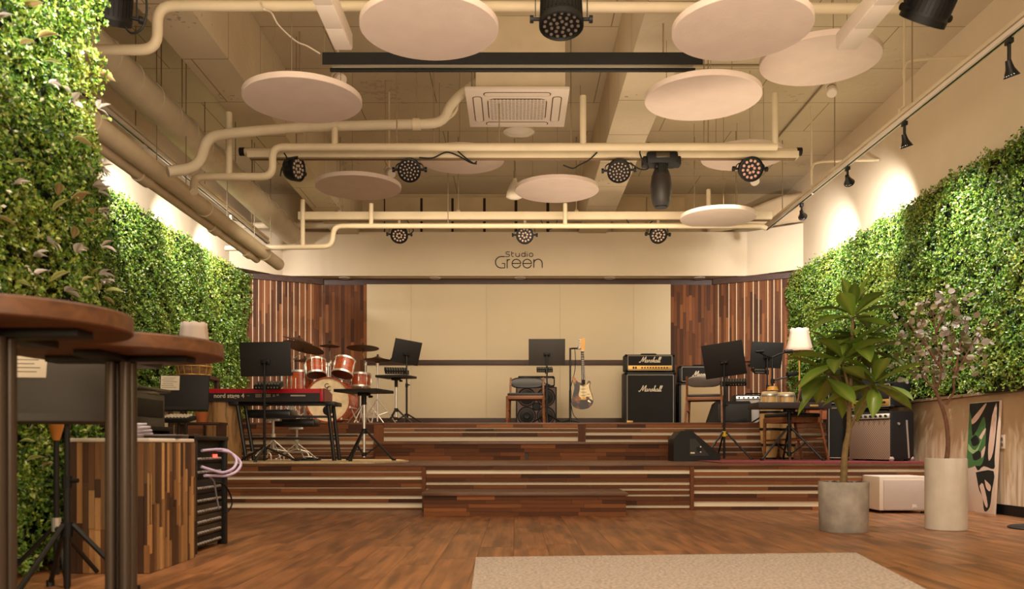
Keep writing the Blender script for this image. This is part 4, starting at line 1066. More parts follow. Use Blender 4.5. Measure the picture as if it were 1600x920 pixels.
# ---- drum kit
def drum_parts(t, c, axis, r, L, lugs=8, skin=M_SKIN, back=None):
    """shell, hoops, heads and lugs of a drum centred at c (local) along axis"""
    T = Matrix.Translation(c) @ Vector(axis).to_track_quat('Z', 'Y').to_matrix().to_4x4()
    MB().lathe([(r*.97,-L/2), (r,-L/2), (r, L/2), (r*.97, L/2)], 32, T, ring=True).build('shell', M_SHELL, t)
    for s in (-1, 1):
        MB().lathe([(r*1.0, s*L/2-.014), (r*1.045, s*L/2-.014), (r*1.045, s*L/2+.012), (r*.985, s*L/2+.012)], 32, T, ring=True).build('hoop', M_CHROME, t)
        MB().lathe([(0, s*L/2+.002), (r*.99, s*L/2+.004), (r*1.0, s*L/2)] if s > 0 else [(r*1.0, s*L/2), (r*.99, s*L/2-.004), (0, s*L/2-.002)], 32, T).build('drum_skin', skin if s > 0 else (back or skin), t)
    for i in range(lugs):
        a = 2*PI*i/lugs
        mb = MB(); mb.M = T
        x, y = r*1.03*math.cos(a), r*1.03*math.sin(a)
        mb.cyl((x,y,-L/2), (x,y,L/2), .005, n=6).box((x, y, 0), (.02, .02, L*.35), rot=(0,0,a), b=.004)
        mb.build('lug', M_CHROME, t)
dk = 11.15
bp = at_floor(512.5, dk, Z2)
t = thing('bass_drum', 'bass drum with a mottled cream skin marked CC and a copper wood shell', 'drum', bp, -.04)
R_ = .292; c = Vector((0, .2, R_+.02))
T = Matrix.Translation(c) @ Euler((PI/2, 0, 0)).to_matrix().to_4x4()
MB().lathe([(R_*.965, -.2), (R_*.97, -.2), (R_*.97, .2), (R_*.965, .2)], 48, T, ring=True).build('shell', M_SHELL, t)
for z in (-.21, .2): MB().lathe([(R_*.96, z-.012), (R_*1.01, z-.012), (R_*1.02, z), (R_*1.01, z+.028), (R_*.96, z+.028)], 48, T, ring=True).build('hoop', M_SHELL, t)
MB().lathe([(0, .215), (R_*.95, .212), (R_*.965, .2)], 48, T).build('drum_skin', M_SKIN, t)
MB().lathe([(R_*.96, -.2), (R_*.95, -.205), (0, -.205)], 48, T).build('drum_skin', M_BLACK, t)
MB().lathe([(0, .2195), (.058, .2195), (.064, .2165)], 28, Matrix.Translation((0,0,-.135)) @ T).build('port_hole', M_BLACK, t)
text('letter', 'C', M_SIGN, t, (-.013, -.022, R_+.2), (PI/2,0,0), .085)
text('letter', 'C', M_SIGN, t, (.017, -.022, R_+.165), (PI/2,0,0), .085)
for i in range(10):
    a = 2*PI*i/10 + .3; x, z = R_*1.02*math.cos(a), R_*1.02*math.sin(a)
    mb = MB(); mb.cyl(c+Vector((x,-.22,z)), c+Vector((x,.2,z)), .006, n=6).box(c+Vector((x,-.21,z)), (.03,.03,.03), b=.006)
    mb.build('lug', M_CHROME, t)
for s in (-1, 1): MB().tube([c+Vector((s*R_*.9,-.05,-.1)), (s*.43, -.2, .012)], .01, 8).cyl((s*.43,-.2,0), (s*.43,-.2,.03), .014, n=8).build('spur', M_CHROME, t)
def W2(px, py, d): return W(px, py, d)
def tom(label, px, py, d, r, L, axis, arm):
    p = W(px, py, d); t = thing('tom_drum', label, 'drum', p)
    drum_parts(t, Vector((0,0,0)), axis, r, L, 6, back=plain('dark_head', C(92, 46, 32), .35))
    a = Vector(arm) - p
    MB().tube(elbowed([(a.x*.25, .0, a.z*.1), (a.x, a.y, .06), (a.x, a.y, a.z)], .04), .012, 8).box((a.x, a.y, .05), (.04,.04,.05), b=.006).build('tom_arm', M_CHROME, t)
    return t
top = bp + Vector((0, .16, 2*R_+.02))
tom('left rack tom of copper wood above the bass drum', 494, 575, 11.25, .125, .19, (-.12, .38, 1), top + Vector((-.03,0,0)))
tom('right rack tom of copper wood above the bass drum', 537, 574, 11.25, .138, .2, (.12, .42, 1), top + Vector((.05,0,0)))
t = thing('floor_tom', 'greenish lit floor tom left behind the bass drum', 'drum', at_floor(470, 11.6, Z2))
h = WZ(598, 11.6)-Z2; drum_parts(t, Vector((0,0,h)), (0,0,1), .17, .3, 6)
for k in range(3):
    a = k*2*PI/3+.4; MB().cyl((.185*math.cos(a),.185*math.sin(a),0), (.185*math.cos(a),.185*math.sin(a),h+.05), .008, n=8).build('leg', M_CHROME, t)
t = thing('snare_drum', 'orange lit snare drum right of the bass drum', 'drum', at_floor(563, 11.7, Z2))
h = WZ(595, 11.7)-Z2; drum_parts(t, Vector((0,0,h)), (0,.12,1), .14, .17, 8)
MB().cyl((0,0,.1), (0,0,h-.1), .012, n=8).build('pole', M_CHROME, t)
for k in range(3):
    a = k*2*PI/3+.9; MB().tube([(.0,0,.25),(.2*math.cos(a),.2*math.sin(a),.01)], .009, 6).build('leg', M_CHROME, t); MB().tube([(0,0,h-.13),(.14*math.cos(a),.14*math.sin(a),h-.09)], .007, 6).build('basket_arm', M_CHROME, t)
def cymbal_stand(label, base, c, r, axis=(0,0,1), top_off=None, hihat=False, boom=True, foot=.26, drop=None):
    base = Vector(base); cc = Vector(c)-base
    t = thing('cymbal_stand', label, 'cymbal', base)
    T = Matrix.Translation(cc) @ Vector(axis).to_track_quat('Z','Y').to_matrix().to_4x4()
    MB().lathe([(r, 0), (r*.6, .012), (r*.22, .022), (r*.18, .026), (r*.12, .045), (.004, .05), (.004,.047), (r*.12,.042), (r*.6,.009)], 36, T).build('cymbal', M_CYMBAL, t)
    if hihat: MB().lathe([(r, -.006), (r*.6, -.02), (r*.2, -.03), (r*.12, -.045), (0, -.048)], 36, T).build('cymbal', M_CYMBAL, t)
    mb = MB(); mb.M = T; mb.cyl((0,0,-.07), (0,0,.075), .005, n=6).cyl((0,0,.045), (0,0,.07), .014, n=8).build('felt', M_BLACK, t)
    bt = T @ Vector((0,0,-.06))
    kx, ky = (bt.x, bt.y) if not boom else (0, 0)
    kz = bt.z if not boom else bt.z - .12
    if boom: MB().tube([(kx,ky,kz), bt], .008, 8).build('boom_arm', M_CHROME, t)
    MB().cyl((kx,ky,.04), (kx,ky,kz), .011, n=10).cyl((kx,ky,.1), (kx,ky,kz*.55), .014, n=10).cyl((kx,ky,kz-.03),(kx,ky,kz+.02),.02,n=8).cyl((kx,ky,kz*.55-.02),(kx,ky,kz*.55+.02),.02,n=8).build('pole', M_CHROME, t)
    for k in range(3):
        a = k*2*PI/3 + random.random(); e = Vector((kx+foot*math.cos(a), ky+foot*math.sin(a), .012))
        MB().tube([(kx,ky,.34), (kx+foot*.55*math.cos(a), ky+foot*.55*math.sin(a), .17), e], .008, 6).tube([(kx,ky,.12), (kx+foot*.55*math.cos(a), ky+foot*.55*math.sin(a), .17)], .006, 6).cyl(e-Vector((0,0,.012)), e+Vector((0,0,.012)), .014, n=8).build('leg', M_CHROME, t)
    return t
cymbal_stand('large tilted ride cymbal on a chrome stand left of the drum kit', at_floor(452, 11.9, Z2), W(474, 543, 11.6), .28, (.2, .2, 1))
cymbal_stand('tilted crash cymbal high behind the ride cymbal', at_floor(440, 12.25, Z2), W(466, 532, 12.25), .22, (.26, .0, 1))
cymbal_stand('low cymbal seen edge on beneath the ride cymbal', at_floor(482, 12.1, Z2), W(476, 564, 12.1), .15, (0, .03, 1), boom=False, foot=.2)
cymbal_stand('small splash cymbal above the two rack toms', at_floor(516, 11.9, Z2), W(515, 541, 11.6), .135, (.02, .05, 1), foot=.2)
cymbal_stand('dark crash cymbal on the right of the drum kit', at_floor(571, 11.75, Z2), W(567, 544, 11.5), .215, (0, .1, 1))
cymbal_stand('hi-hat cymbals on a chrome stand at the right end of the drum kit', at_floor(589.5, 11.45, Z2), W(590, 562, 11.45), .185, (.03, .02, 1), hihat=True, boom=False)
t = tag(MB().prism([(-1.25,0), (1.05,-.03), (1.15,1.25), (-1.2,1.3)], .012).build('rug', plain('pale_drum_rug', C(206, 168, 138), .95, noise=.15, nscale=20)), 'pale pinkish rug under the drum kit on the upper stage', 'rug')
t.location = at_floor(525, 10.95, Z2+.0005)
# drum throne and keyboard seat ---------------------------------------------
def throne(label, base, zs, w, dpt, chrome=True, box=True):
    base = Vector(base); t = thing('stool', label, 'stool', base); H = zs-base.z
    if box: MB().box((0,0,H-.04), (w,dpt,.09), b=.025).build('seat', M_SEAT, t)
    else: MB().lathe([(0,H-.08),(w/2*.9,H-.08),(w/2,H-.06),(w/2,H-.02),(w/2*.9,H),(0,H)], 28).build('seat', M_SEAT, t)
    MB().cyl((0,0,.12), (0,0,H-.08), .014, n=10).cyl((0,0,H*.45),(0,0,H*.45+.05),.026,n=10).box((0,0,H-.1),(.16,.1,.03),b=.005).build('pole', M_CHROME, t)
    for k in range(4):
        a = k*PI/2+.6; c, s = math.cos(a), math.sin(a)
        MB().tube([(0,0,H*.42), (.14*c,.14*s,H*.2), (.24*c,.24*s,.012)], .007, 6).tube([(0,0,.13),(.14*c,.14*s,H*.2)], .006, 6).cyl((.24*c,.24*s,0),(.24*c,.24*s,.03),.014,n=8).build('leg', M_CHROME, t)
    return t
throne('black padded stool with chrome spider legs behind the red keyboard', at_floor(427, 9.25, Z1), WZ(641, 9.25), .45, .32)
throne('black keyboard bench on a chrome column behind the right leg of the keyboard stand', at_floor(464, 9.75, Z1), WZ(655, 9.75), .46, .3)
# pedals on the floor by the keyboard
for lab, px in (('chrome pedal frame left of the keyboard music stand', 404), ('chrome pedal frame right of the keyboard music stand', 463)):
    t = thing('pedal', lab, 'pedal', at_floor(px, 9.0, Z1))
    MB().tube(elbowed([(-.13,0,.008),(-.13,0,.1),(.02,0,.1),(.13,0,.1),(.13,0,.008)], .06), .008, 6).build('frame', M_CHROME, t)
    MB().box((0,.06,.02), (.1,.2,.02), rot=(.1,0,0), b=.004).build('footboard', M_BLACK, t)
t = thing('pedal', 'black sustain pedal at the foot of the keyboard stand', 'pedal', at_floor(486, 8.95, Z1))
MB().box((0,0,.018), (.16,.22,.035), b=.006).build('base', M_BLACK, t); MB().box((0,-.05,.045), (.08,.16,.012), rot=(-.12,0,0), b=.003).build('footboard', M_CHROME, t)

# ---- red keyboard on its stand
kz0, kz1 = WZ(627, 8.8), WZ(607, 8.8)
kd = 8.8; kx0, kx1 = WX(309, kd), WX(506, kd)
kr = thing('stage_keyboard', 'red stage piano seen from behind with white lettering on its back', 'keyboard', ((kx0+kx1)/2, kd, kz0), -.02)
kw, kh = kx1-kx0, kz1-kz0
zt = kh
MB().prism([(.004,.0),(.34,.0),(.34,kh*.75),(.13,zt-.006),(.004,zt-.006)], kw-.03, Matrix.Translation((-kw/2+.015,0,0)) @ Matrix(((0,0,1,0),(1,0,0,0),(0,1,0,0),(0,0,0,1)))).build('case', plain('dark_keyboard_metal', C(34, 28, 27), .45), kr)
MB().prism([(0,zt-.045),(.015,zt-.045),(.015,zt-.012),(.13,zt-.006),(.13,zt),(.006,zt),(0,zt-.006)], kw, Matrix.Translation((-kw/2,0,0)) @ Matrix(((0,0,1,0),(1,0,0,0),(0,1,0,0),(0,0,0,1)))).build('top_cover', M_RED, kr)
for s in (-1, 1): MB().prism([(-.002,-.002),(.345,-.002),(.345,kh*.72),(.13,zt+.002),(-.002,zt+.002)], .02, Matrix.Translation((s*kw/2-.01,0,0)) @ Matrix(((0,0,1,0),(1,0,0,0),(0,1,0,0),(0,0,0,1)))).build('end_cheek', M_RED if s < 0 else plain('dark_red_cheek', C(120, 22, 30), .35), kr)
MB().box((kw/2-.022, -.004, kh*.5), (.03, .008, kh), b=.002).build('end_trim', M_RED, kr)
text('lettering', 'nord stage 4', M_PAPER, kr, (WX(357.5, kd)-(kx0+kx1)/2, -.0005, WZ(618.3, kd)-kz0), (PI/2,0,0), .062, bold=.0012)
mb = MB()
for px, w, h, py in ((388,.02,.006,618),(404,.05,.03,618),(418,.05,.028,618),(428,.02,.02,618),(434,.02,.015,617)):
    for i in range(4):
        for j in range(3): mb.box((WX(px, kd)-(kx0+kx1)/2 - w/2 + w*i/3, -.001, WZ(py, kd)-kz0 + (j-1)*h*.42), (w*.2, .002, h*.2))
for i in range(16): mb.box((WX(455+22*i/15, kd)-(kx0+kx1)/2, -.001, WZ(618, kd)-kz0), (.006, .002, .014))
o = mb.build('sockets', M_PAPER, kr); o['kind'] = 'stuff'
wk = MB()
for i in range(52): wk.box((-kw/2+.03+(kw-.06)*(i+.5)/52, .27, kh*.76+.004), ((kw-.06)/52-.001, .14, .02))
o = wk.build('keys', M_PAPER, kr); o['kind'] = 'stuff'
ks = thing('keyboard_stand', 'black table style stand carrying the red keyboard', 'stand', at_floor(445, kd+.16, Z1))
H = kz0-Z1
for s, pxt, pxb in ((-1, 369, 383), (1, 511, 521)):
    xt, xb = WX(pxt, kd)-ks.location.x, WX(pxb, kd)-ks.location.x
    for y in (-.12, .14): MB().tube([(xt, y, H-.03), (xb, y, .015)], .02, 8).cyl((xb,y,0),(xb,y,.03),.024,n=8).build('leg', M_METALB, ks)
    MB().box((xt+.03*s, .02, H-.02), (.1,.36,.04), b=.006).build('bracket', M_METALB, ks)
for py in (651, 685): MB().box(((WX(376,kd)+WX(515,kd))/2-ks.location.x, .14, WZ(py, kd+.3)-Z1), (WX(516,kd)-WX(376,kd), .025, .025), b=.003).build('crossbar', M_METALB, ks)
MB().box(((WX(369,kd)+WX(511,kd))/2-ks.location.x, .01, H-.02), (WX(511,kd)-WX(369,kd), .03, .035), b=.003).build('crossbar', M_METALB, ks)
# log stool
t = thing('log_stool', 'rough barrel shaped wooden log stool at the left end of the keyboard', 'stool', at_floor(351, 9.0, Z1))
hl = WZ(625, 9.0)-Z1
prof = [(.155,0),(.16,.01)] + [(.155+.028*math.sin(PI*k/10)**1.0, .01+(hl-.02)*k/10) for k in range(1,10)] + [(.16,hl-.01),(.15,hl)]
lb = MB()
lb.lathe(prof, 30)
for i, p in enumerate(lb.v):
    a = math.atan2(p[1], p[0]); k = 1 + .035*math.sin(5*a+p[2]*7) + .02*math.sin(11*a-p[2]*13)
    lb.v[i] = (p[0]*k, p[1]*k, p[2])
lb.build('trunk', wood('rough_log_wood', [C(64,42,26), C(188,144,94), C(96,66,40)], .7, scale=(22, 22, 2.5), per_object=False, grain=.5), t)

# ---- chairs
def chair(label, base, rz, back_mat=None, zs=.84):
    t = thing('wooden_chair', label, 'chair', base, rz); t.scale = (1, 1, zs)
    for s in (-1, 1):
        MB().tube([(s*.235,-.2,0), (s*.228,-.2,.42)], .014, 8, taper=.019).build('leg', M_CHAIRWOOD, t)
        MB().tube(spline([(s*.235,.3,0), (s*.225,.22,.3), (s*.22,.2,.42), (s*.215,.27,.74)], 4), .016, 8, taper=.014).build('leg', M_CHAIRWOOD, t)
        MB().box((s*.228, 0, .4), (.022, .42, .055), b=.005).build('seat_rail', M_CHAIRWOOD, t)
        MB().cyl((s*.232,-.19,.2), (s*.228,.24,.22), .01, n=8).build('stretcher', M_CHAIRWOOD, t)
    for y in (-.21, .2): MB().box((0, y, .4), (.44, .022, .055), b=.005).build('seat_rail', M_CHAIRWOOD, t)
    MB().box((0, -.005, .445), (.46, .42, .05), b=.022).build('seat', M_SEAT, t)
    bk = MB()
    v, f = [], []; nu, nv = 14, 12
    for i in range(nv+1):
        el = -PI/2 + PI*i/nv
        for j in range(nu*2):
            a = PI*j/nu
            x = .225*math.cos(el)**.5*math.cos(a) if math.cos(el) > 1e-6 else 0
            y = .022*math.sin(a)*(max(math.cos(el),0)**.5); z = .09*math.sin(el)
            v.append((x, y - .25*x*x*4*.25 + .0 + z*.2, z))
    for i in range(nv):
        for j in range(nu*2): f.append((i*nu*2+j, i*nu*2+(j+1) % (nu*2), (i+1)*nu*2+(j+1) % (nu*2), (i+1)*nu*2+j))
    bk.add(v, f, 0, Matrix.Translation((0,.262,.66))); bk.build('backrest', back_mat or M_SEAT, t)
    return t
chair('wooden chair with black cushions in front of the bass amplifier', at_floor(822, 11.2, Z2), -.06)
chair('wooden chair with a glossy back beside the floor monitor on the upper stage', at_floor(1102, 11.45, Z2), 2.85, plain('black_back_grey_sheen', C(120,112,108), .25, .5))  # backrest is glossy black; the grey paints its reflection into the colour
chair('wooden chair with slanted legs behind the black tray table', at_floor(1238, 9.62, Z1), -1.25, zs=1.12)

# ---- guitar on a stand
gp_ = at_floor(891, 11.75, Z2)
t = thing('guitar_stand', 'tall black hanging guitar stand on the upper stage', 'stand', gp_)
Hs = WZ(543.5, 11.75)-Z2
MB().cyl((0,0,.02), (0,0,Hs), .013, n=10).cyl((0,0,.02), (0,0,Hs*.45), .016, n=10).build('pole', M_METALB, t)
gx = WX(905.5, 11.75)-gp_.x
MB().tube(elbowed([(0,0,Hs-.01), (gx*.6,-.05,Hs-.01), (gx-.045,-.1,Hs-.02)], .03), .011, 8).build('hook_arm', M_METALB, t)
for s in (-1, 1): MB().tube([(gx-.045,-.1,Hs-.02), (gx+s*.034,-.1,Hs-.02), (gx+s*.034,-.16,Hs-.01)], .009, 8).build('hook_prong', M_BLACK, t)
for k in range(3):
    a = k*2*PI/3-.5; MB().tube([(0,0,.07), (.26*math.cos(a), .26*math.sin(a), .014)], .011, 8).cyl((.26*math.cos(a),.26*math.sin(a),0),(.26*math.cos(a),.26*math.sin(a),.03),.015,n=8).build('leg', M_METALB, t)
def sunburst():
    m, nt, b = new_mat('worn_sunburst'); L = nt.links
    tc = nt.nodes.new('ShaderNodeTexCoord'); n = nt.nodes.new('ShaderNodeTexNoise'); n.inputs['Scale'].default_value = 7; n.inputs['Detail'].default_value = 4
    L.new(tc.outputs['Object'], n.inputs['Vector'])
    r = nt.nodes.new('ShaderNodeValToRGB'); e = r.color_ramp.elements
    e[0].position = .47; e[0].color = C(34,22,16); e[1].position = .68; e[1].color = C(190,128,58); k = e.new(.56); k.color = C(110,62,28)
    L.new(n.outputs['Fac'], r.inputs['Fac']); L.new(r.outputs['Color'], b.inputs['Base Color']); b.inputs['Roughness'].default_value = .3
    return m
g0 = W(905, 545, 11.62); g1 = W(910, 640, 11.62)
gt = thing('electric_guitar', 'worn sunburst electric guitar with a cream pickguard hanging on the stand', 'guitar', W(910, 616, 11.62), rot=(.04, .035+PI*0, 0))
gs = 11.62/F
def G(px, py): return ((px-910)*gs*1.0, -(py-616)*gs)
RY = Matrix(((1,0,0,0),(0,0,-1,0),(0,1,0,0),(0,0,0,1)))       # x,y polygon -> x,z, thickness to -y
body = [G(*q) for q in ((906,598),(902,597),(898,592),(895,588.5),(893,590),(894.5,597),(897,605),(896,613),(894,622),(893.5,629),(896,635),(902,638.5),(910,639.5),(919,637.5),(925,632),(927,625),(925,616),(922,608),(921,602),(922,597.5),(920,594.5),(917.5,595.5),(916,600),(912.5,602))]
bs = [ (p[0], p[2]) for p in spline([(x,0,y) for x,y in body+[body[0]]], 3)][:-1]
MB().prism(bs, .045, RY).build('body', sunburst(), gt, 40)
pg = [G(*q) for q in ((905,602),(912,603),(917,600),(920,598),(919.5,604),(922,612),(925,620),(926,625),(922,622),(917,619),(914,621.5),(908,621.5),(904,618),(905,610))]
MB().prism([(p[0], p[2]) for p in spline([(x,0,y) for x,y in pg+[pg[0]]], 3)][:-1], .004, Matrix.Translation((0,-.045,0)) @ RY).build('pickguard', plain('aged_cream', C(220, 200, 150), .4), gt)
n0, n1 = G(910.5, 601), G(907, 549)
MB().tube([(n0[0],-.05,n0[1]), (n1[0],-.045,n1[1])], .026, 4, taper=.02).build('neck', plain('rosewood', C(52, 36, 26), .45), gt)
fr = MB()
for i in range(18):
    k = 1-.5**(i/12*1.0); x = n1[0]+(n0[0]-n1[0])*k*1.35; z = n1[1]+(n0[1]-n1[1])*k*1.35
    if k*1.35 < 1: fr.box((x,-.068,z), (.036,.003,.003))
fr.build('frets', M_CHROME, gt)
hs = [G(*q) for q in ((905.5,549),(909.5,549),(910,544),(911,537),(910.5,531),(907.5,528.5),(904.5,531),(903.5,536),(904,541))]
MB().prism([(p[0], p[2]) for p in spline([(x,0,y) for x,y in hs+[hs[0]]], 3)][:-1], .016, Matrix.Translation((0,-.04,0)) @ RY).build('headstock', plain('maple_headstock', C(206, 148, 66), .35), gt)
for i in range(6):
    q = G(904.5-.2*i, 532+2.6*i); MB().cyl((q[0],-.05,q[1]), (q[0]-.022,-.05,q[1]), .006, n=8).ball((q[0]-.028,-.05,q[1]), .008, 8).build('tuning_peg', M_CHROME, gt)
for i in range(3): q = G(910.5+.3*i, 606.5+5*i); MB().box((q[0],-.052,q[1]), (.07,.008,.016), b=.003).build('pickup', M_PAPER, gt)
q = G(911.5, 623); MB().box((q[0],-.052,q[1]), (.075,.014,.03), b=.003).build('bridge', M_GOLD, gt)
for p in ((919,614),(921,618),(922.5,622)): q = G(*p); MB().cyl((q[0],-.048,q[1]), (q[0],-.062,q[1]), .011, n=12).build('knob', M_PAPER, gt)
q = G(921, 627); MB().box((q[0],-.05,q[1]), (.05,.008,.02), rot=(0,.6,0), b=.003).build('jack_plate', M_CHROME, gt)
sm_ = MB()
for i in range(6): sm_.tube([(n1[0]-.012+.005*i,-.07,n1[1]), (q[0]*0+G(911.5,623)[0]-.015+.006*i,-.064,G(911.5,623)[1])], .0008, 3)
sm_.build('strings', M_CHROME, gt)
P = spline([W(898,545,11.7), W(899,560,11.7), W(898,580,11.72), W(893,600,11.7), W(890,615,11.7), W(892,630,11.7), W(896,648,11.6), W(903,655,11.5)], 5)
o = tag(MB().tube([k-P[0] for k in P], .005, 5).build('guitar_cable', M_BLACK), 'thin black cable hanging along the guitar stand', 'cable'); o.location = P[0]

# ---- amplifiers
CUR = {'M': [[(-.35,.35),(-.25,.0),(.05,.05),(.45,1.0),(.85,2.3),(.95,1.3),(1.0,.2),(1.45,1.3),(1.95,2.35),(1.95,1.2),(1.95,.1),(2.25,.15)], 2.2],
 'a': [[(.8,.85),(.4,1.0),(.08,.5),(.3,0),(.65,.35),(.82,.95),(.78,.3),(.95,.02),(1.2,.3)], 1.15],
 'r': [[(0,.25),(.25,1.1),(.35,.85),(.65,.88),(.6,.3),(.78,.03),(1.0,.3)], .95],
 's': [[(0,.25),(.42,1.15),(.5,.6),(.62,.2),(.35,-.02),(.1,.12),(.45,.1),(.85,.3)], .8],
 'h': [[(0,.3),(.42,1.6),(.48,2.3),(.28,1.9),(.2,0),(.42,.85),(.65,.9),(.66,.25),(.8,.02),(1.05,.3)], 1.0],
 'l': [[(0,.3),(.38,1.5),(.4,2.3),(.18,1.8),(.2,.3),(.35,.0),(.6,.3)], .55]}
def script_word(word, mat, parent, c, width, yaw=0.0, upto=None):
    x = 0; strokes = []
    for ch in word:
        s, adv = CUR[ch]; strokes.append([(x+px+py*.28, py) for px, py in s]); x += adv
    k = width/x
    for s in (strokes if upto is None else strokes[:upto]):
        mb = MB(); mb.tube(spline([(px*k-width/2, 0, (py-.8)*k) for px, py in s], 4), .0062 if s is strokes[0] else .0055, 5)
        mb.M = Matrix()
        o = mb.build('letter', mat, parent); o.location = c
def amp_head(label, base, w, h, dp, rz=0.0, panel=True, word='Marshall', name='amplifier_head'):
    t = thing(name, label, 'amplifier', base, rz)
    MB().box((0, dp/2, h/2+.012), (w, dp, h-.02), b=.018).build('case', M_TOLEX, t)
    zc = h*.66 if panel else h*.5; hh = h*.5 if panel else h*.72
    MB().box((0, -.002, zc+.0), (w*.87, .01, hh), b=.003).build('grille_cloth', M_CLOTH, t)
    fr = MB(); L = w*.88; zt, zb = h*.93, h*.1
    for z in (zt, zb): fr.box((0,-.006,z), (L,.008,.008))
    for s in (-1,1): fr.box((s*L/2,-.006,(zt+zb)/2), (.008,.008,zt-zb))
    fr.build('piping', plain('grey_piping', C(150,140,124), .5), t)
    if panel:
        MB().box((0,-.004,h*.25), (w*.87,.012,h*.24), b=.002).build('control_panel', M_GOLD, t)
        for i in range(10):
            x = -w*.16 + w*.5*i/9; MB().cyl((x,-.009,h*.25), (x,-.024,h*.25), .011, n=10).build('knob', M_BLACK, t)
        for i in range(2): MB().box((-w*.33+i*.035,-.012,h*.25), (.024,.012,.035), b=.003).build('switch', M_BLACK, t)
    if word: script_word(word, M_PAPER, t, (0,-.012, zc), w*.4)
    for sx in (-1,1):
        for sz in (0,1): MB().ball((sx*(w/2-.02), .012, .024+sz*(h-.04)), .024, 8).build('corner', M_BLACK, t)
    MB().tube(elbowed([(-.12,dp*.5,h), (-.11,dp*.5,h+.02), (.11,dp*.5,h+.02), (.12,dp*.5,h)], .02), .01, 6).build('handle', M_BLACK, t)
    for sx in (-1,1): MB().cyl((sx*w*.38,.05,0), (sx*w*.38,.05,.02), .02, n=10).build('foot', M_BLACK, t)
    return t
def amp_cab(label, base, w, h, dp, rz=0.0, word='Marshall', cloth=None, plate=True, wz=.68):
    t = thing('speaker_cabinet', label, 'speaker', base, rz)
    MB().box((0, dp/2, h/2+.015), (w, dp, h-.03), b=.018).build('case', M_TOLEX, t)
    MB().box((0, -.002, h*.5), (w*.88, .012, h*.88), b=.004).build('grille_cloth', cloth or M_CLOTH, t)
    fr = MB()
    for z in (h*.055, h*.945): fr.box((0,-.008,z), (w*.9,.01,.009))
    for s in (-1,1): fr.box((s*w*.45,-.008,h*.5), (.009,.01,h*.89))
    fr.build('piping', plain('grey_piping', C(150,140,124), .5), t)
    if word: script_word(word, M_PAPER, t, (0,-.014, h*wz), w*.42)
    if plate: MB().box((-w*.4,-.012,h*.09), (w*.12,.006,.03), b=.002).build('badge', M_GOLD, t)
    for sx in (-1,1):
        for sz in (0,1): MB().ball((sx*(w/2-.02), .012, .03+sz*(h-.05)), .027, 8).build('corner', M_BLACK, t)
        MB().box((sx*(w/2), dp*.5, h*.62), (.012,.16,.08), b=.004).build('handle', M_BLACK, t)
        MB().cyl((sx*w*.4,.05,0), (sx*w*.4,.05,.03), .02, n=10).build('foot', M_BLACK, t); MB().cyl((sx*w*.4,dp-.05,0), (sx*w*.4,dp-.05,.03), .02, n=10).build('foot', M_BLACK, t)
    return t
dm = 12.7
cw = (1056-976)*dm/F; ch_ = WZ(581, dm)-Z2
mb_ = at_floor(1016, dm, Z2)
amp_cab('big black speaker cabinet with a white script logo under the gold panelled amplifier head', mb_, cw, ch_, .37)
amp_head('black amplifier head with a gold control panel on the big speaker cabinet', mb_ + Vector((0,.03,ch_)), cw*.98, WZ(553, dm)-WZ(580.5, dm), .27)
d2_ = 12.75
c2 = at_floor(1098, d2_, Z2)
amp_cab('black speaker cabinet with a beige cloth front behind the glossy backed chair', c2, .7, WZ(598, d2_)-Z2, .36, -.02, word=None, cloth=plain('beige_cloth', C(176, 150, 112), .9), plate=False)
amp_head('black amplifier head with script logo partly hidden behind the tilted music stand', c2 + Vector((0,.04,WZ(598, d2_)-Z2)), .68, WZ(571, d2_)-WZ(598, d2_), .25, -.02, panel=False)
# bass amplifier
db = 12.5
b0 = at_floor(838, db, Z2); bw = 64*db/F; bh = WZ(604, db)-Z2
t = thing('bass_cabinet', 'black bass speaker cabinet with four round speakers behind the wooden chair', 'speaker', b0)
MB().box((0, .2, bh/2+.01), (bw, .4, bh-.02), b=.015).build('case', M_TOLEX, t)
MB().box((0, -.002, bh*.5), (bw*.93, .01, bh*.93), b=.004).build('baffle', plain('mauve_baffle', C(112, 90, 84), .7), t)
for sx in (-1,1):
    for sz in (-1,1):
        MB().lathe([(0,.02),(.04,.025),(.05,.012),(.115,.0),(.125,.012),(.135,.012),(.138,.0)], 28, Matrix.Translation((sx*bw*.235,-.006,bh*.5+sz*bh*.235)) @ Euler((PI/2,0,0)).to_matrix().to_4x4()).build('driver', M_BLACK, t)
MB().lathe([(0,.012),(.05,.012),(.06,0)], 20, Matrix.Translation((0,-.007,bh*.5)) @ Euler((PI/2,0,0)).to_matrix().to_4x4()).build('tweeter', M_BLACK, t)
t = thing('bass_amplifier', 'silver fronted bass amplifier head in a black frame on the bass cabinet', 'amplifier', b0 + Vector((0,.04,bh)))
hw, hh = 56*db/F, 17*db/F
MB().box((0,.15,hh/2), (hw*.92,.28,hh*.86), b=.006).build('case', plain('silver_front', C(206,190,166), .5), t)
for z in (.012, hh-.012): MB().box((0,.14,z), (hw,.3,.024), b=.006).build('frame_rail', M_BLACK, t)
for s in (-1,1): MB().tube(elbowed([(s*hw*.47,-.0,.01),(s*hw*.5,-.02,.02),(s*hw*.5,-.02,hh-.02),(s*hw*.47,0,hh-.01)], .02), .01, 6).build('handle', M_BLACK, t)
for i in range(7): MB().cyl((-hw*.1+hw*.4*i/6,.01,hh*.35), (-hw*.1+hw*.4*i/6,-.006,hh*.35), .009, n=8).build('knob', M_BLACK, t)

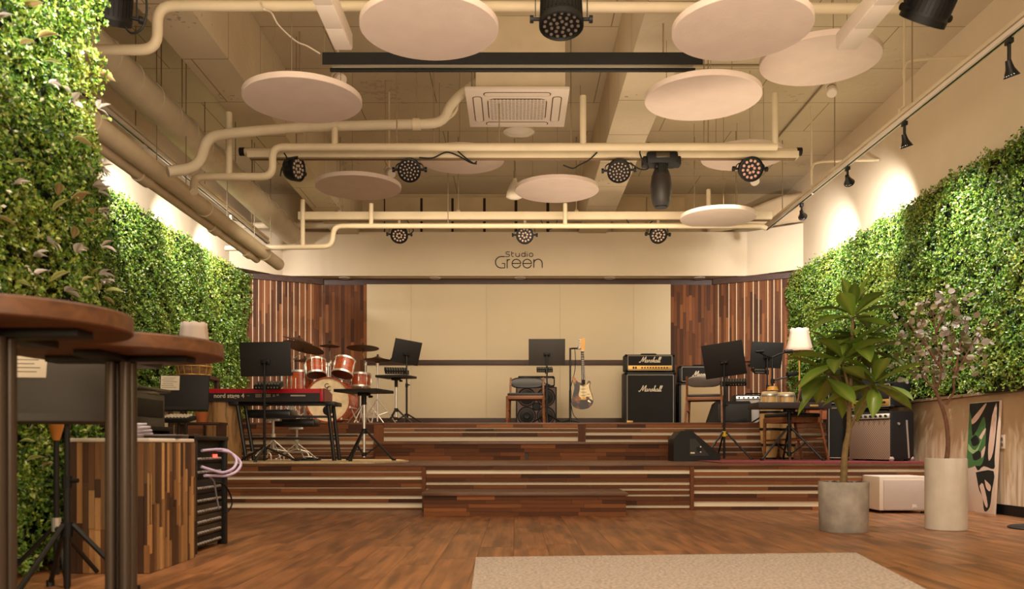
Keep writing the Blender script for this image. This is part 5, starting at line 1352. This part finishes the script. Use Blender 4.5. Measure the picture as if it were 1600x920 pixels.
# floor monitors
def wedge(label, base, w, h, dp, rz, tilt=False, name='floor_monitor'):
    """profile in y,z swept along x; sloping front towards -y"""
    t = thing(name, label, 'speaker', base, rz)
    A = Matrix(((0,0,1,0),(1,0,0,0),(0,1,0,0),(0,0,0,1)))
    prof = [(0,.0),(dp,.0),(dp*1.0,h*.72),(dp*.86,h*.98),(dp*.62,h),(0,.07)]
    mb = MB().prism(prof, w, Matrix.Translation((-w/2,0,0)) @ A); mb.build('case', M_BLACK, t, 20)
    return t, A, prof
mw = 9.4
t, A, prof = wedge('black wedge floor monitor lying on the lower stage', at_floor(1120, mw, Z1), .34, .33, .5, PI*.5, True)
# its visible end plate: handle, sockets
x = .172
MB().prism([(.12,.06),(.33,.06),(.33,.24),(.27,.24)], .006, Matrix.Translation((-x-.003,0,0)) @ A).build('side_plate', plain('dark_plate', C(40,36,33), .5), t)
MB().cyl((-x,.23,.13), (-x-.01,.23,.13), .03, n=16).build('socket', M_BLACK, t)
for y, z in ((.215,.155),(.215,.1)): MB().cyl((-x-.004,y,z), (-x-.012,y,z), .008, n=8).build('knob', M_CHROME, t)
MB().box((-x-.005,.3,.09), (.004,.045,.016)).build('label_plate', M_PAPER, t)
t = thing('floor_monitor', 'black floor monitor on the upper stage right of the glossy backed chair', 'speaker', at_floor(1140, 11.2, Z2), -.1)
pr_ = [(-.28,0),(.28,0),(.275,.27),(.25,.3),(-.15,.3),(-.19,.27)]
MB().prism(pr_, .3, Matrix(((1,0,0,0),(0,0,1,0),(0,1,0,0),(0,0,0,1)))).build('case', M_BLACK, t, 20)
MB().box((.05,-.004,.15), (.4,.008,.22), b=.003).build('grille', plain('monitor_grille', C(36,33,31), .6), t)
MB().box((.12,-.008,.05), (.2,.006,.05), b=.002).build('handle', M_BLACK, t)
# combo amplifiers
def combo(label, base, w, h, dp, rz, cloth, knobs=8, trim=True):
    t = thing('combo_amplifier', label, 'amplifier', base, rz)
    MB().box((0, dp/2, h/2+.012), (w, dp, h-.024), b=.02).build('case', M_TOLEX, t)
    MB().box((0,-.003,h*.44), (w*.94,.012,h*.78), b=.004).build('grille_cloth', cloth, t)
    MB().box((0,-.006,h*.9), (w*.94,.014,h*.1), rot=(-.2,0,0), b=.003).build('control_panel', M_CHROME if trim else M_PAPER, t)
    for i in range(knobs):
        xx = -w*.4+w*.8*i/(knobs-1); MB().cyl((xx,-.01,h*.9), (xx,-.03,h*.905), .012, n=10).build('knob', M_BLACK, t)
    for s in (-1,1):
        for y in (.02, dp-.02): MB().ball((s*(w/2-.02), y, .035), .03, 8).build('corner', M_CHROME, t)
        MB().cyl((s*w*.4,.06,0), (s*w*.4,.06,.025), .02, n=10).build('foot', M_BLACK, t); MB().cyl((s*w*.4,dp-.06,0), (s*w*.4,dp-.06,.025), .02, n=10).build('foot', M_BLACK, t)
    MB().tube(elbowed([(-.11,dp*.5,h), (-.1,dp*.5,h+.022), (.1,dp*.5,h+.022), (.11,dp*.5,h)], .02), .01, 6).build('handle', M_BLACK, t)
    return t
def woven(name, a, b, s):
    m, nt, bs = new_mat(name); L = nt.links
    tc = nt.nodes.new('ShaderNodeTexCoord'); ck = nt.nodes.new('ShaderNodeTexChecker'); ck.inputs['Scale'].default_value = s
    ck.inputs[1].default_value = a; ck.inputs[2].default_value = b
    L.new(tc.outputs['Object'], ck.inputs['Vector']); L.new(ck.outputs[0], bs.inputs['Base Color']); bs.inputs['Roughness'].default_value = .85
    return m
combo('small combo amplifier with a silver cloth front on the upper stage', at_floor(1180, 12.0, Z2), .56, .43, .26, -.05, woven('silver_cloth', C(176,166,160), C(150,140,134), 90))
M_SILV = woven('brown_silver_cloth', C(150,126,104), C(112,92,76), 70)
q = Vector((WX(1393, 8.72), 8.72, Z1))
rz = -1.17
# the combo's front faces the stage centre; its right side faces the viewer
fx_, fy_ = math.cos(rz), math.sin(rz)
cbw, cbh, cbd = .58, .52, .31
cb = combo('black combo amplifier with a brown cloth grille at the stage right end', q - Vector((fx_*cbw/2, fy_*cbw/2, 0)), cbw, cbh, cbd, rz, M_SILV)
MB().box((cbw/2+.004, cbd*.7, cbh*.45), (.008,.02,cbh*.75), rot=(.08,0,0), b=.003).build('tilt_leg', M_CHROME, cb)
MB().cyl((cbw/2,cbd*.3,cbh*.75), (cbw/2+.01,cbd*.3,cbh*.75), .014, n=10).build('pivot', M_CHROME, cb)
amp_head('black amplifier head with a gold panel stacked on the brown cloth combo', cb.location + Vector((.02,.03,cbh+.024)), .6, .27, .25, rz, word=None)
# the black full stack between fig tree and combo
rq = at_floor(1328, 9.5, Z1)
st2 = amp_cab('tall black speaker cabinet half hidden behind the fig tree trunk', rq, .48, WZ(634, 9.3)-Z1+.02, .36, -.35, word='Marshall', wz=.92, plate=False)
amp_cab('black angled speaker cabinet stacked on top behind the fig leaves', rq + Vector((0,0.01,WZ(634, 9.3)-Z1+.02)), .48, .42, .34, -.35, word=None, plate=False)
# conga drums
M_CONGA = wood('conga_wood', [C(178,138,84), C(206,166,108), C(160,118,70)], .35, scale=(14,14,3), per_object=False)
for lab, px, d, hgt in (('left conga drum of pale wood with dark hoops', 1203, 10.12, 612), ('right conga drum of pale wood with dark hoops', 1229, 10.15, 613)):
    b = at_floor(px, d, Z1); t = thing('conga_drum', lab, 'drum', b, group=None)
    h = WZ(hgt, d)-Z1; r = .098
    prof = [(r*.72,.02)] + [(r*(.74+.46*math.sin(PI*min(1,(k/12)*.86))**1.0)*(1 if k<12 else 1), .02+(h-.05)*k/12) for k in range(13)]
    MB().lathe(prof, 28).build('shell', M_CONGA, t)
    for z in (.22, .45, .7): 
        k = z*12; rr = r*(.74+.46*math.sin(PI*min(1, z*.86)))
        MB().lathe([(rr*1.0, h*z-.014), (rr*1.035, h*z-.014), (rr*1.035, h*z+.014), (rr*1.0, h*z+.014)], 28, ring=True).build('hoop', M_BLACK, t)
    MB().lathe([(r*.99,h-.05),(r*1.05,h-.05),(r*1.06,h-.04),(r*1.05,h-.03),(r*.99,h-.03)], 28, ring=True).build('rim', M_CHROME, t)
    MB().lathe([(r*.985,h-.045),(r*.98,h-.006),(r*.9,h),(0,h)], 28).build('drum_skin', M_SKIN, t)
    for k in range(6):
        a = k*PI/3; MB().cyl((r*1.07*math.cos(a),r*1.07*math.sin(a),h-.2), (r*1.07*math.cos(a),r*1.07*math.sin(a),h-.05), .006, n=6).build('lug', M_CHROME, t)
    MB().lathe([(0,0),(r*.76,0),(r*.78,.03),(r*.7,.03)], 24).build('base', M_BLACK, t)
# boom stand beside the congas
b = at_floor(1207, 11.2, Z2)
t = thing('boom_stand', 'black boom stand with two arms above the conga drums', 'stand', b)
Hb = WZ(558, 11.2)-Z2
MB().cyl((0,0,.03), (0,0,Hb), .012, n=10).cyl((0,0,.03), (0,0,Hb*.6), .016, n=10).build('pole', M_METALB, t)
MB().cyl((0,0,Hb*.64-.03),(0,0,Hb*.64+.03),.026,n=10).build('clamp', M_BLACK, t)
for pts in ([(0,0,WZ(594,11.2)-Z2),(WX(1226,11.2)-b.x,0,WZ(590,11.2)-Z2),(WX(1242,11.2)-b.x,.0,WZ(584,11.2)-Z2)], [(0,0,Hb),(WX(1218,11.2)-b.x,-.02,WZ(553,11.2)-Z2),(WX(1230,11.2)-b.x,-.05,WZ(549,11.2)-Z2)], [(0,0,Hb-.01),(WX(1196,11.2)-b.x,-.02,WZ(556,11.2)-Z2),(WX(1185,11.2)-b.x,-.04,WZ(551,11.2)-Z2)]):
    MB().tube(pts, .011, 8).build('boom_arm', M_METALB, t)
MB().box((WX(1238,11.2)-b.x,0,WZ(584,11.2)-Z2), (.14,.1,.05), b=.006).build('holder', M_BLACK, t)
for s in (WX(1230,11.2)-b.x, WX(1185,11.2)-b.x): MB().cyl((s-.05,-.05,WZ(550,11.2)-Z2), (s+.05,-.05,WZ(549,11.2)-Z2), .022, n=10).build('microphone', M_BLACK, t)
MB().lathe([(0,.06),(.06,.05),(.075,.0)][::-1], 16, Matrix.Translation((0,0,WZ(610,11.2)-Z2))).build('base_cap', plain('amber_plastic', C(196,140,50), .5), t)
for k in range(3):
    a = k*2*PI/3+.2; MB().tube([(0,0,.1),(.24*math.cos(a),.24*math.sin(a),.013)], .011, 8).build('leg', M_METALB, t)
# lamps with fabric shades
def shade_lamp(label, base, zb, zt, r0, r1, body, scal=8):
    base = Vector(base); t = thing('shade_lamp', label, 'lamp', base)
    h = zt-zb; n = 40; v, f = [], []
    for k in range(7):
        q = k/6
        for i in range(n):
            a = 2*PI*i/n; sc2 = abs(math.sin(a*scal/2))
            rr = (r0+(r1-r0)*(1-(1-q)**1.6))*(1-.05*(1-sc2)); z = zb-base.z + h*q + (-.012*(1-sc2) if k == 6 else (.0))
            v.append((rr*math.cos(a), rr*math.sin(a), z))
    for k in range(6): f += [(k*n+i, k*n+(i+1) % n, (k+1)*n+(i+1) % n, (k+1)*n+i) for i in range(n)]
    o = MB().add(v, f).build('lamp_shade', plain('linen_shade', C(204,180,158), .85), t)
    md = o.modifiers.new('thickness', 'SOLIDIFY'); md.thickness = .004
    MB().tube(arc((0,0,zb-base.z+.003), r0, 0, 2*PI, 32, ay=(0,1,0))[:-1], .005, 6, closed=True).build('shade_trim', plain('shade_braid', C(170,140,110), .8), t)
    body(t, zb-base.z)
    return t
dl = 9.5
def gold_body(t, z):
    MB().cyl((0,0,.02), (0,0,z+.06), .012, n=10).build('stem', M_GOLD, t)
    mb = MB(); hb = z-.02
    for i in range(14):
        a = 2*PI*i/14; mb.tube([(.17*math.cos(a),.17*math.sin(a),.01), (.19*math.cos(a),.19*math.sin(a),hb*.5), (.16*math.cos(a),.16*math.sin(a),hb)], .006, 5)
    for zz, rr in ((.01,.17),(hb*.5,.19),(hb,.16)): mb.tube(arc((0,0,zz), rr, 0, 2*PI, 24, ay=(0,1,0))[:-1], .008, 5, closed=True)
    mb.build('wire_cage', M_GOLD, t)
    MB().lathe([(.0,.0),(.15,.005),(.165,hb*.5),(.14,hb-.01),(0,hb)], 24).build('base', plain('brown_wicker', C(140,98,60), .8, noise=.4, nscale=30), t)
zt_ = WZ(588, dl)
shade_lamp('linen table lamp with scalloped shade and gold cage base before the left green wall', Vector((WX(303,dl), dl, zt_)), WZ(556, dl), WZ(504, dl), .195, .14, gold_body)
t = thing('side_table', 'dark side table carrying the gold caged lamp', 'table', (WX(303,dl), dl, Z1)); zt_ -= Z1
MB().box((0,0,zt_-.02), (.44,.42,.04), b=.005).build('table_top', plain('dark_red_wood', C(72,36,30), .4), t)
for sx in (-1,1):
    for sy in (-1,1): MB().box((sx*.19, sy*.17, (zt_-.04)/2), (.04,.04,zt_-.04), b=.004).build('leg', M_DARKWOOD, t)
dl2 = 11.5
def plain_body(t, z):
    MB().cyl((0,0,.02), (0,0,z+.08), .012, n=10).build('stem', M_GOLD, t)
    MB().lathe([(0,0),(.14,0),(.14,.02),(.03,.04),(.02,.06),(0,.06)], 24).build('base', M_GOLD, t)
shade_lamp('floor lamp with a tall linen shade behind the fig leaves beside the wood slats', at_floor(1249, dl2, Z2), WZ(549, dl2), WZ(513, dl2), .185, .12, plain_body)
# planter trough and small pot far left
t = thing('planter', 'small terracotta planter box half hidden behind the fig leaves', 'planter', at_floor(1278, 10.9, Z2))
MB().box((0,0,.2), (.3,.18,.05), b=.01).box((0,0,.12), (.26,.15,.14), b=.01).build('pot', plain('terracotta', C(170,96,56), .7), t)
for k in range(2): MB().box((-.1+.2*k, 0, .025), (.03,.12,.05)).build('foot', M_DARKWOOD, t)
t = thing('potted_herb', 'tiny green plant in an orange pot left of the log stool', 'potted plant', (WX(315, 8.3), 8.3, WZ(660, 8.3)))
MB().lathe([(.045,0),(.06,.1),(.055,.1),(.05,.09),(0,.09)], 20).build('pot', plain('orange_pot', C(190,104,56), .6), t)
mb = MB()
for i in range(40):
    a = random.random()*6.28; mb.tube([(.02*math.cos(a),.02*math.sin(a),.085), (.07*random.random()*math.cos(a),.07*random.random()*math.sin(a),.12+.07*random.random())], .008, 4, taper=.001)
o = mb.build('foliage', plain('herb_green', C(74,110,44), .6), t); o['kind'] = 'stuff'

# rugs on the lower stage
o = tag(MB().prism([(-1.5,-.62),(.28,-.62),(.52,.25),(.3,1.1),(-1.5,1.1)], .014).build('rug', plain('beige_stage_rug', C(206,180,140), .95, noise=.25, nscale=25, bump=.3, bscale=120)), 'beige rug under the keyboard and tray stand on the lower stage', 'rug'); o.location = (-1.62, 8.68, Z1+.0005)
o = tag(MB().prism([(-1.0,-.7),(1.25,-.7),(1.25,1.0),(-1.0,1.0)], .01).build('rug', plain('red_stage_rug', C(120,44,48), .95, noise=.35, nscale=30)), 'dark red rug under the congas and amplifiers on the right of the lower stage', 'rug'); o.location = (2.95, 8.85, Z1+.0005)
# ------------------------------------------------------------------ front of the hall
# large grey rug
rp = [(-.205,4.5), (1.85,4.69), (1.62,3.2), (1.5,2.2), (-.14,2.2)]
rug = tag(MB().prism(rp[::-1], .016).build('rug', plain('grey_tweed', C(192,176,166), .95, noise=.5, nscale=70, bump=1.0, bscale=110)), 'speckled grey woven rug on the wooden floor at the front', 'rug')
rug.location = (0,0,.0005)
# white subwoofer by the stage
sx0, sx1, sy = WX(1374, 7.58), WX(1452, 7.58), 7.58
sh = WZ(744, sy)
t = thing('subwoofer', 'low white loudspeaker box on the floor between the two plant pots', 'speaker', ((sx0+sx1)/2, sy, 0), .0)
w = sx1-sx0
MB().box((0,.19,sh/2+.012), (w,.38,sh-.024), b=.012).build('case', M_WHITE, t)
MB().box((.01,-.003,sh*.5), (w*.88,.012,sh*.8), b=.003).build('grille', plain('white_mesh', C(200,184,172), .7, bump=.4, bscale=400), t)
text('badge', 'JBL', plain('badge_white', C(236,228,220), .4), t, (w*.2,-.0105,sh*.2), (PI/2,0,0), .035, bold=.001)
for s in (-1,1): MB().cyl((s*w*.42,.05,0),(s*w*.42,.05,.014),.018,n=10).cyl((s*w*.42,.33,0),(s*w*.42,.33,.014),.018,n=10).build('foot', M_BLACK, t)
# leaf print board leaning on the right wall
yb0, yb1 = 7.42, 7.92
bt = thing('leaf_print_board', 'tall board printed with dark green split leaves leaning on the right wall', 'picture', (XR-.1, (yb0+yb1)/2, 0), rot=(0,.055,0))
bhh = .985; bwid = yb1-yb0
MB().box((0,0,bhh/2), (.02,bwid,bhh), b=.002).build('panel', plain('print_ground', C(214,190,170), .6), bt)
def bp2(u, v): return (-u*bwid+bwid/2, v*bhh)       # u from the viewer's left to right
AX = Matrix(((0,0,-1,-.0102),(1,0,0,0),(0,1,0,0),(0,0,0,1)))
def blot(pts, mat, nm, off, k=3):
    s = [bp2(min(.985, max(.015, a.x)), min(.993, max(.01, a.y))) for a in spline([(u,v,0) for u,v in pts+[pts[0]]], k)][:-1]
    o = MB().prism(s, .0006, Matrix.Translation((-off,0,0)) @ AX).build(nm, mat, bt, 0)
MGD, MGL, MGV = plain('print_dark', C(24,30,26), .5), plain('print_green', C(70,112,62), .5), plain('print_vein', C(150,176,120), .5)
MGP = plain('print_pink', C(214,180,160), .6)
blot([(0,1),(.5,1),(.98,1),(.96,.75),(.93,.5),(.93,.4),(.6,.42),(.4,.38),(.2,.5),(.0,.55),(0,.8)], MGD, 'print_leaf', 0.0002)
blot([(.0,.95),(.1,.86),(.16,.7),(.3,.74),(.5,.86),(.58,.8),(.62,.62),(.55,.44),(.3,.42),(.0,.44)], MGL, 'print_leaf', .0009)
blot([(.05,.62),(.3,.56),(.55,.7),(.5,.66),(.32,.53),(.06,.56)], MGV, 'print_vein', .0016)
blot([(.1,.84),(.5,.97),(.58,.97),(.35,.85),(.15,.8)], MGP, 'print_gap', .0016)
blot([(.78,.86),(.9,.98),(.93,.8),(.88,.55),(.76,.47),(.72,.6)], MGP, 'print_gap', .0016)
blot([(.4,.68),(.58,.76),(.6,.73),(.48,.66)], MGP, 'print_gap', .0016)
blot([(.5,.55),(.62,.6),(.6,.53),(.52,.49)], MGP, 'print_gap', .0016)
blot([(.12,.66),(.3,.7),(.42,.63),(.22,.6)], MGD, 'print_gap', .0022)
blot([(.2,.52),(.42,.56),(.5,.5),(.28,.47)], MGD, 'print_gap', .0022)
blot([(.35,.36),(.92,.38),(.9,.2),(.86,.06),(.7,.02),(.62,.14),(.5,.2),(.42,.28)], MGD, 'print_leaf', .0002)
blot([(.5,.24),(.62,.26),(.8,.08),(.72,.07)], MGP, 'print_gap', .0016)
blot([(.66,.3),(.86,.25),(.84,.2),(.72,.23)], MGP, 'print_gap', .0016)
# stool foot at the right border
t = thing('round_base_stand', 'dark round metal stand foot at the right border', 'stand', (3.78, 6.2, 0))
MB().lathe([(0,0),(.215,0),(.22,.008),(.2,.018),(.04,.03),(.025,.05),(0,.05)], 36).build('base', M_METALB, t)
MB().cyl((0,0,.04),(0,0,1.1),.022,n=14).build('pole', M_METALB, t)
MB().ball((0,0,1.11),.03,12).build('knob', M_METALB, t)

# round bar tables
def bar_table(label, x, y, a0):
    t = thing('bar_table', label, 'table', (x, y, 0))
    R, zt, th = .35, .965, .05
    MB().lathe([(R-.004,zt-th),(R,zt-th+.004),(R,zt-.004),(R-.004,zt)], 64).build('table_top', M_TABLE, t)
    MB().lathe([(0,zt),(R-.004,zt),(R-.004,zt+.002),(0,zt+.002)], 48).build('top_sheet', plain('dark_laminate', C(60,44,40), .4), t)
    MB().box((0,0,zt-th-.011), (.5,.09,.022), rot=(0,0,a0), b=.003).box((0,0,zt-th-.011), (.09,.5,.022), rot=(0,0,a0), b=.003).build('bracket', M_METALB, t)
    for i in range(4):
        a = a0 + PI/4 + i*PI/2
        MB().cyl((.036*math.cos(a),.036*math.sin(a),.02), (.036*math.cos(a),.036*math.sin(a),zt-th-.02), .019, n=14).build('leg', plain('dark_tube', C(92,80,70), .36, .6), t)
    MB().lathe([(0,0),(.24,0),(.24,.012),(.06,.024),(0,.024)], 40).build('base', M_METALB, t)
    return t
bar_table('nearest round wooden bar table, cut by the left border', -1.43, 2.374, .0)
bar_table('second round wooden bar table with its pole in front of the stave clad plinth', -1.409, 3.09, .0)
# stave clad plinth
px0, px1, py0, py1, pz = -2.1, -1.70, 4.02, 4.6, .632
t = thing('plinth', 'plinth clad in vertical light and dark wood staves with a white top', 'cabinet', ((px0+px1)/2, (py0+py1)/2, 0))
o = t.location; w, dpt = px1-px0, py1-py0
MB().box((0,0,(pz-.02)/2), (w-.02,dpt-.02,pz-.02)).build('body', M_DARKWOOD, t)
MB().box((0,0,pz-.009), (w-.012,dpt-.012,.018), b=.003).build('top_board', M_WHITE, t)
Z = Vector((0,0,1))
n1 = 14; n2 = 20
for i in range(n1): stave_column(t, U_COUNTER, Vector((-w/2, -dpt/2+.012, 0)), Vector((1,0,0)), Vector((0,-1,0)), w*i/n1, w/n1, .002, pz-.02, (.08,.36), th=.008)
for i in range(n2): stave_column(t, U_COUNTER, Vector((w/2-.012, -dpt/2, 0)), Vector((0,1,0)), Vector((1,0,0)), dpt*i/n2, dpt/n2, .002, pz-.02, (.08,.36), th=.008)
# things on the plinth
P = []
for i in range(60):
    a = i*.42; r = .085+.012*math.sin(i*.9); P.append(Vector((r*math.cos(a), r*.8*math.sin(a), .008+.0011*i)))
q = tag(MB().tube(P, .007, 6).build('coiled_cable', plain('grey_cable', C(170,160,170), .4)), 'coiled grey cable lying on the white top of the plinth', 'cable'); q.location = (-1.96, 4.42, pz+.0005)
t = thing('laptop', 'closed silver grey laptop at the back of the plinth', 'laptop', (-1.79, 4.44, pz), .1)
MB().box((0,0,.008), (.16,.22,.014), b=.003).build('base', M_METALB, t); MB().box((0,0,.018), (.16,.22,.006), b=.002).build('lid', plain('grey_lid', C(120,108,110), .4), t)
# equipment rack
ry0, ry1, rx = 4.72, 5.26, -1.775
rh = WZ(682, 5.2)
t = thing('equipment_rack', 'black equipment rack with a red lit display behind the plinth', 'rack', (rx, (ry0+ry1)/2, 0))
L = ry1-ry0
MB().box((-.225,0,rh/2+.01), (.44,L-.02,rh-.03), b=.004).build('case', M_BLACK, t)
for y in (-L/2+.02, L/2-.02): MB().box((0,y,rh/2), (.05,.04,rh), b=.004).build('post', M_METALB, t)
MB().box((-.2,0,rh-.012), (.46,L,.024), b=.004).build('top_plate', M_METALB, t)
zs = [(.5,.56,M_BLACK),(.42,.49,M_BLACK),(.33,.4,plain('rack_dark', C(30,28,28), .5)),(.27,.32,M_BLACK),(.21,.26,plain('rack_silver', C(72,62,52), .45, .5)),(.15,.2,plain('rack_silver', C(72,62,52), .45, .5)),(.09,.14,plain('rack_silver', C(72,62,52), .45, .5)),(.03,.08,M_BLACK)]
for k, (z0, z1, m) in enumerate(zs):
    u = MB().box((-.002,0,(z0+z1)/2), (.014,L-.09,z1-z0+.004), b=.002).build('rack_unit', m, t)
    if k == 0:
        MB().box((.007,.1,(z0+z1)/2+.006), (.003,.07,.018)).build('display', glow('red_display', (1,.05,.03,1), 3.0), u)
    kn = MB()
    for i in range(10): kn.cyl((.005,-L/2+.08+i*.04,(z0+z1)/2-.008), (.018,-L/2+.08+i*.04,(z0+z1)/2-.008), .007, n=8)
    kn.build('knobs', plain('rack_knob', C(150,140,130), .4), u)['kind'] = 'stuff'
for lab, pts in (('lilac patch cable arching from the top unit of the equipment rack', [(307,704,4.85),(330,702,5.0),(348,704,5.1),(361,717,5.1),(357,731,5.05),(340,738,4.95),(322,734,4.87),(306,729,4.82)]), ('lilac patch cable hanging in a wide loop lower on the equipment rack', [(330,703,5.02),(352,707,5.1),(368,722,5.12),(362,736,5.06),(345,743,4.98),(325,743,4.9),(311,743,4.82)]), ('grey patch cable hanging in front of the lower rack units', [(316,743,4.86),(326,752,4.92),(330,775,4.95),(334,795,4.97)]), ('thin black cable looping out of the right side of the rack', [(325,753,5.0),(340,755,5.15),(350,768,5.25),(355,785,5.28),(350,797,5.22),(345,800,5.2)])):
    Q = spline([W(*p) + Vector((.03,0,0)) for p in pts], 6)
    q = tag(MB().tube([k-Q[0] for k in Q], .008 if 'lilac' in lab else .005, 7).build('patch_cable', plain('lilac_cable', C(190,170,200), .4) if 'lilac' in lab else (plain('grey_cable', C(120,116,120), .4) if 'grey' in lab else M_BLACK)), lab, 'cable'); q.location = Q[0]
# black studio cabinet between the near wall and the far stand
t = thing('studio_cabinet', 'black upright studio piano shaped cabinet with a sloping glossy lid behind the plinth', 'cabinet', (-2.46, 5.5, 0), PI/2)
zc = .985; w = 1.15
A = Matrix(((0,0,1,0),(1,0,0,0),(0,1,0,0),(0,0,0,1)))
MB().box((0,.2,zc/2-.02), (w-.06,.42,zc-.04), b=.008).build('body', plain('piano_black', C(14,13,13), .25), t)
MB().box((0,.19,zc-.012), (w,.46,.024), b=.006).build('lid', plain('piano_lid', C(30,32,22), .18), t)
MB().box((0,-.03,zc*.72), (w-.08,.07,.03), b=.005).build('key_shelf', M_BLACK, t)
MB().box((0,-.012,zc*.86), (w-.16,.012,.12), b=.004).build('front_panel', M_BLACK, t)
for s in (-1,1): MB().box((s*(w/2-.05), -.03, zc*.36), (.04,.06,zc*.7), b=.005).build('front_leg', M_BLACK, t)
# small mixing desk on its stand under the far left music stand
t = thing('mixing_desk', 'small mixing desk on a stand below the paper-marked music stand', 'mixer', (WX(279, 7.1), 7.1, 0))
zm = WZ(655, 7.1)
MB().box((0,0,zm), (.22,.2,.035), rot=(.15,0,0), b=.005).build('case', M_BLACK, t)
kn = MB()
for i in range(7):
    for j in range(4): kn.cyl((-.085+.028*i,-.06+.04*j,zm+.012+.006*j), (-.085+.028*i,-.06+.04*j,zm+.03+.006*j), .007, n=6)
kn.build('knobs', M_PAPER, t)['kind'] = 'stuff'
MB().cyl((0,0,.03),(0,0,zm-.01),.014,n=10).build('pole', M_METALB, t)
for k in range(3):
    a = k*2*PI/3+.5; MB().tube([(0,0,.3),(.25*math.cos(a),.25*math.sin(a),.013)], .011, 8).build('leg', M_METALB, t)
# low shelf carrying the tiny plant
t = thing('low_shelf', 'dark low shelf at the foot of the left green wall', 'shelf', (WX(315, 8.3), 8.3, Z1))
zs_ = WZ(660, 8.3)-Z1
MB().box((0,0,zs_-.012), (.42,.25,.024), b=.003).build('shelf_board', M_DARKWOOD, t)
for s in (-1,1): MB().box((s*.19,0,(zs_-.024)/2), (.024,.23,zs_-.024)).build('side_panel', M_DARKWOOD, t)
# second stand beside the near music stand
t = thing('microphone_stand', 'thin black stand pole with knob beside the dark grey music stand', 'stand', (WX(88, 3.8), 3.8, 0))
MB().cyl((0,0,.03),(0,0,.72),.012,n=10).build('pole', M_METALB, t)
MB().lathe([(.014,.62),(.03,.68),(.034,.72),(0,.72)], 14).build('cup', plain('amber_cup', C(190,120,50), .4), t)
MB().cyl((0,0,.22),(0,0,.28),.02,n=10).build('collar', M_CHROME, t)
for k in range(3):
    a = k*2*PI/3-.9; MB().tube([(0,0,.25),(.22*math.cos(a),.22*math.sin(a),.012)], .01, 8).build('leg', M_METALB, t)
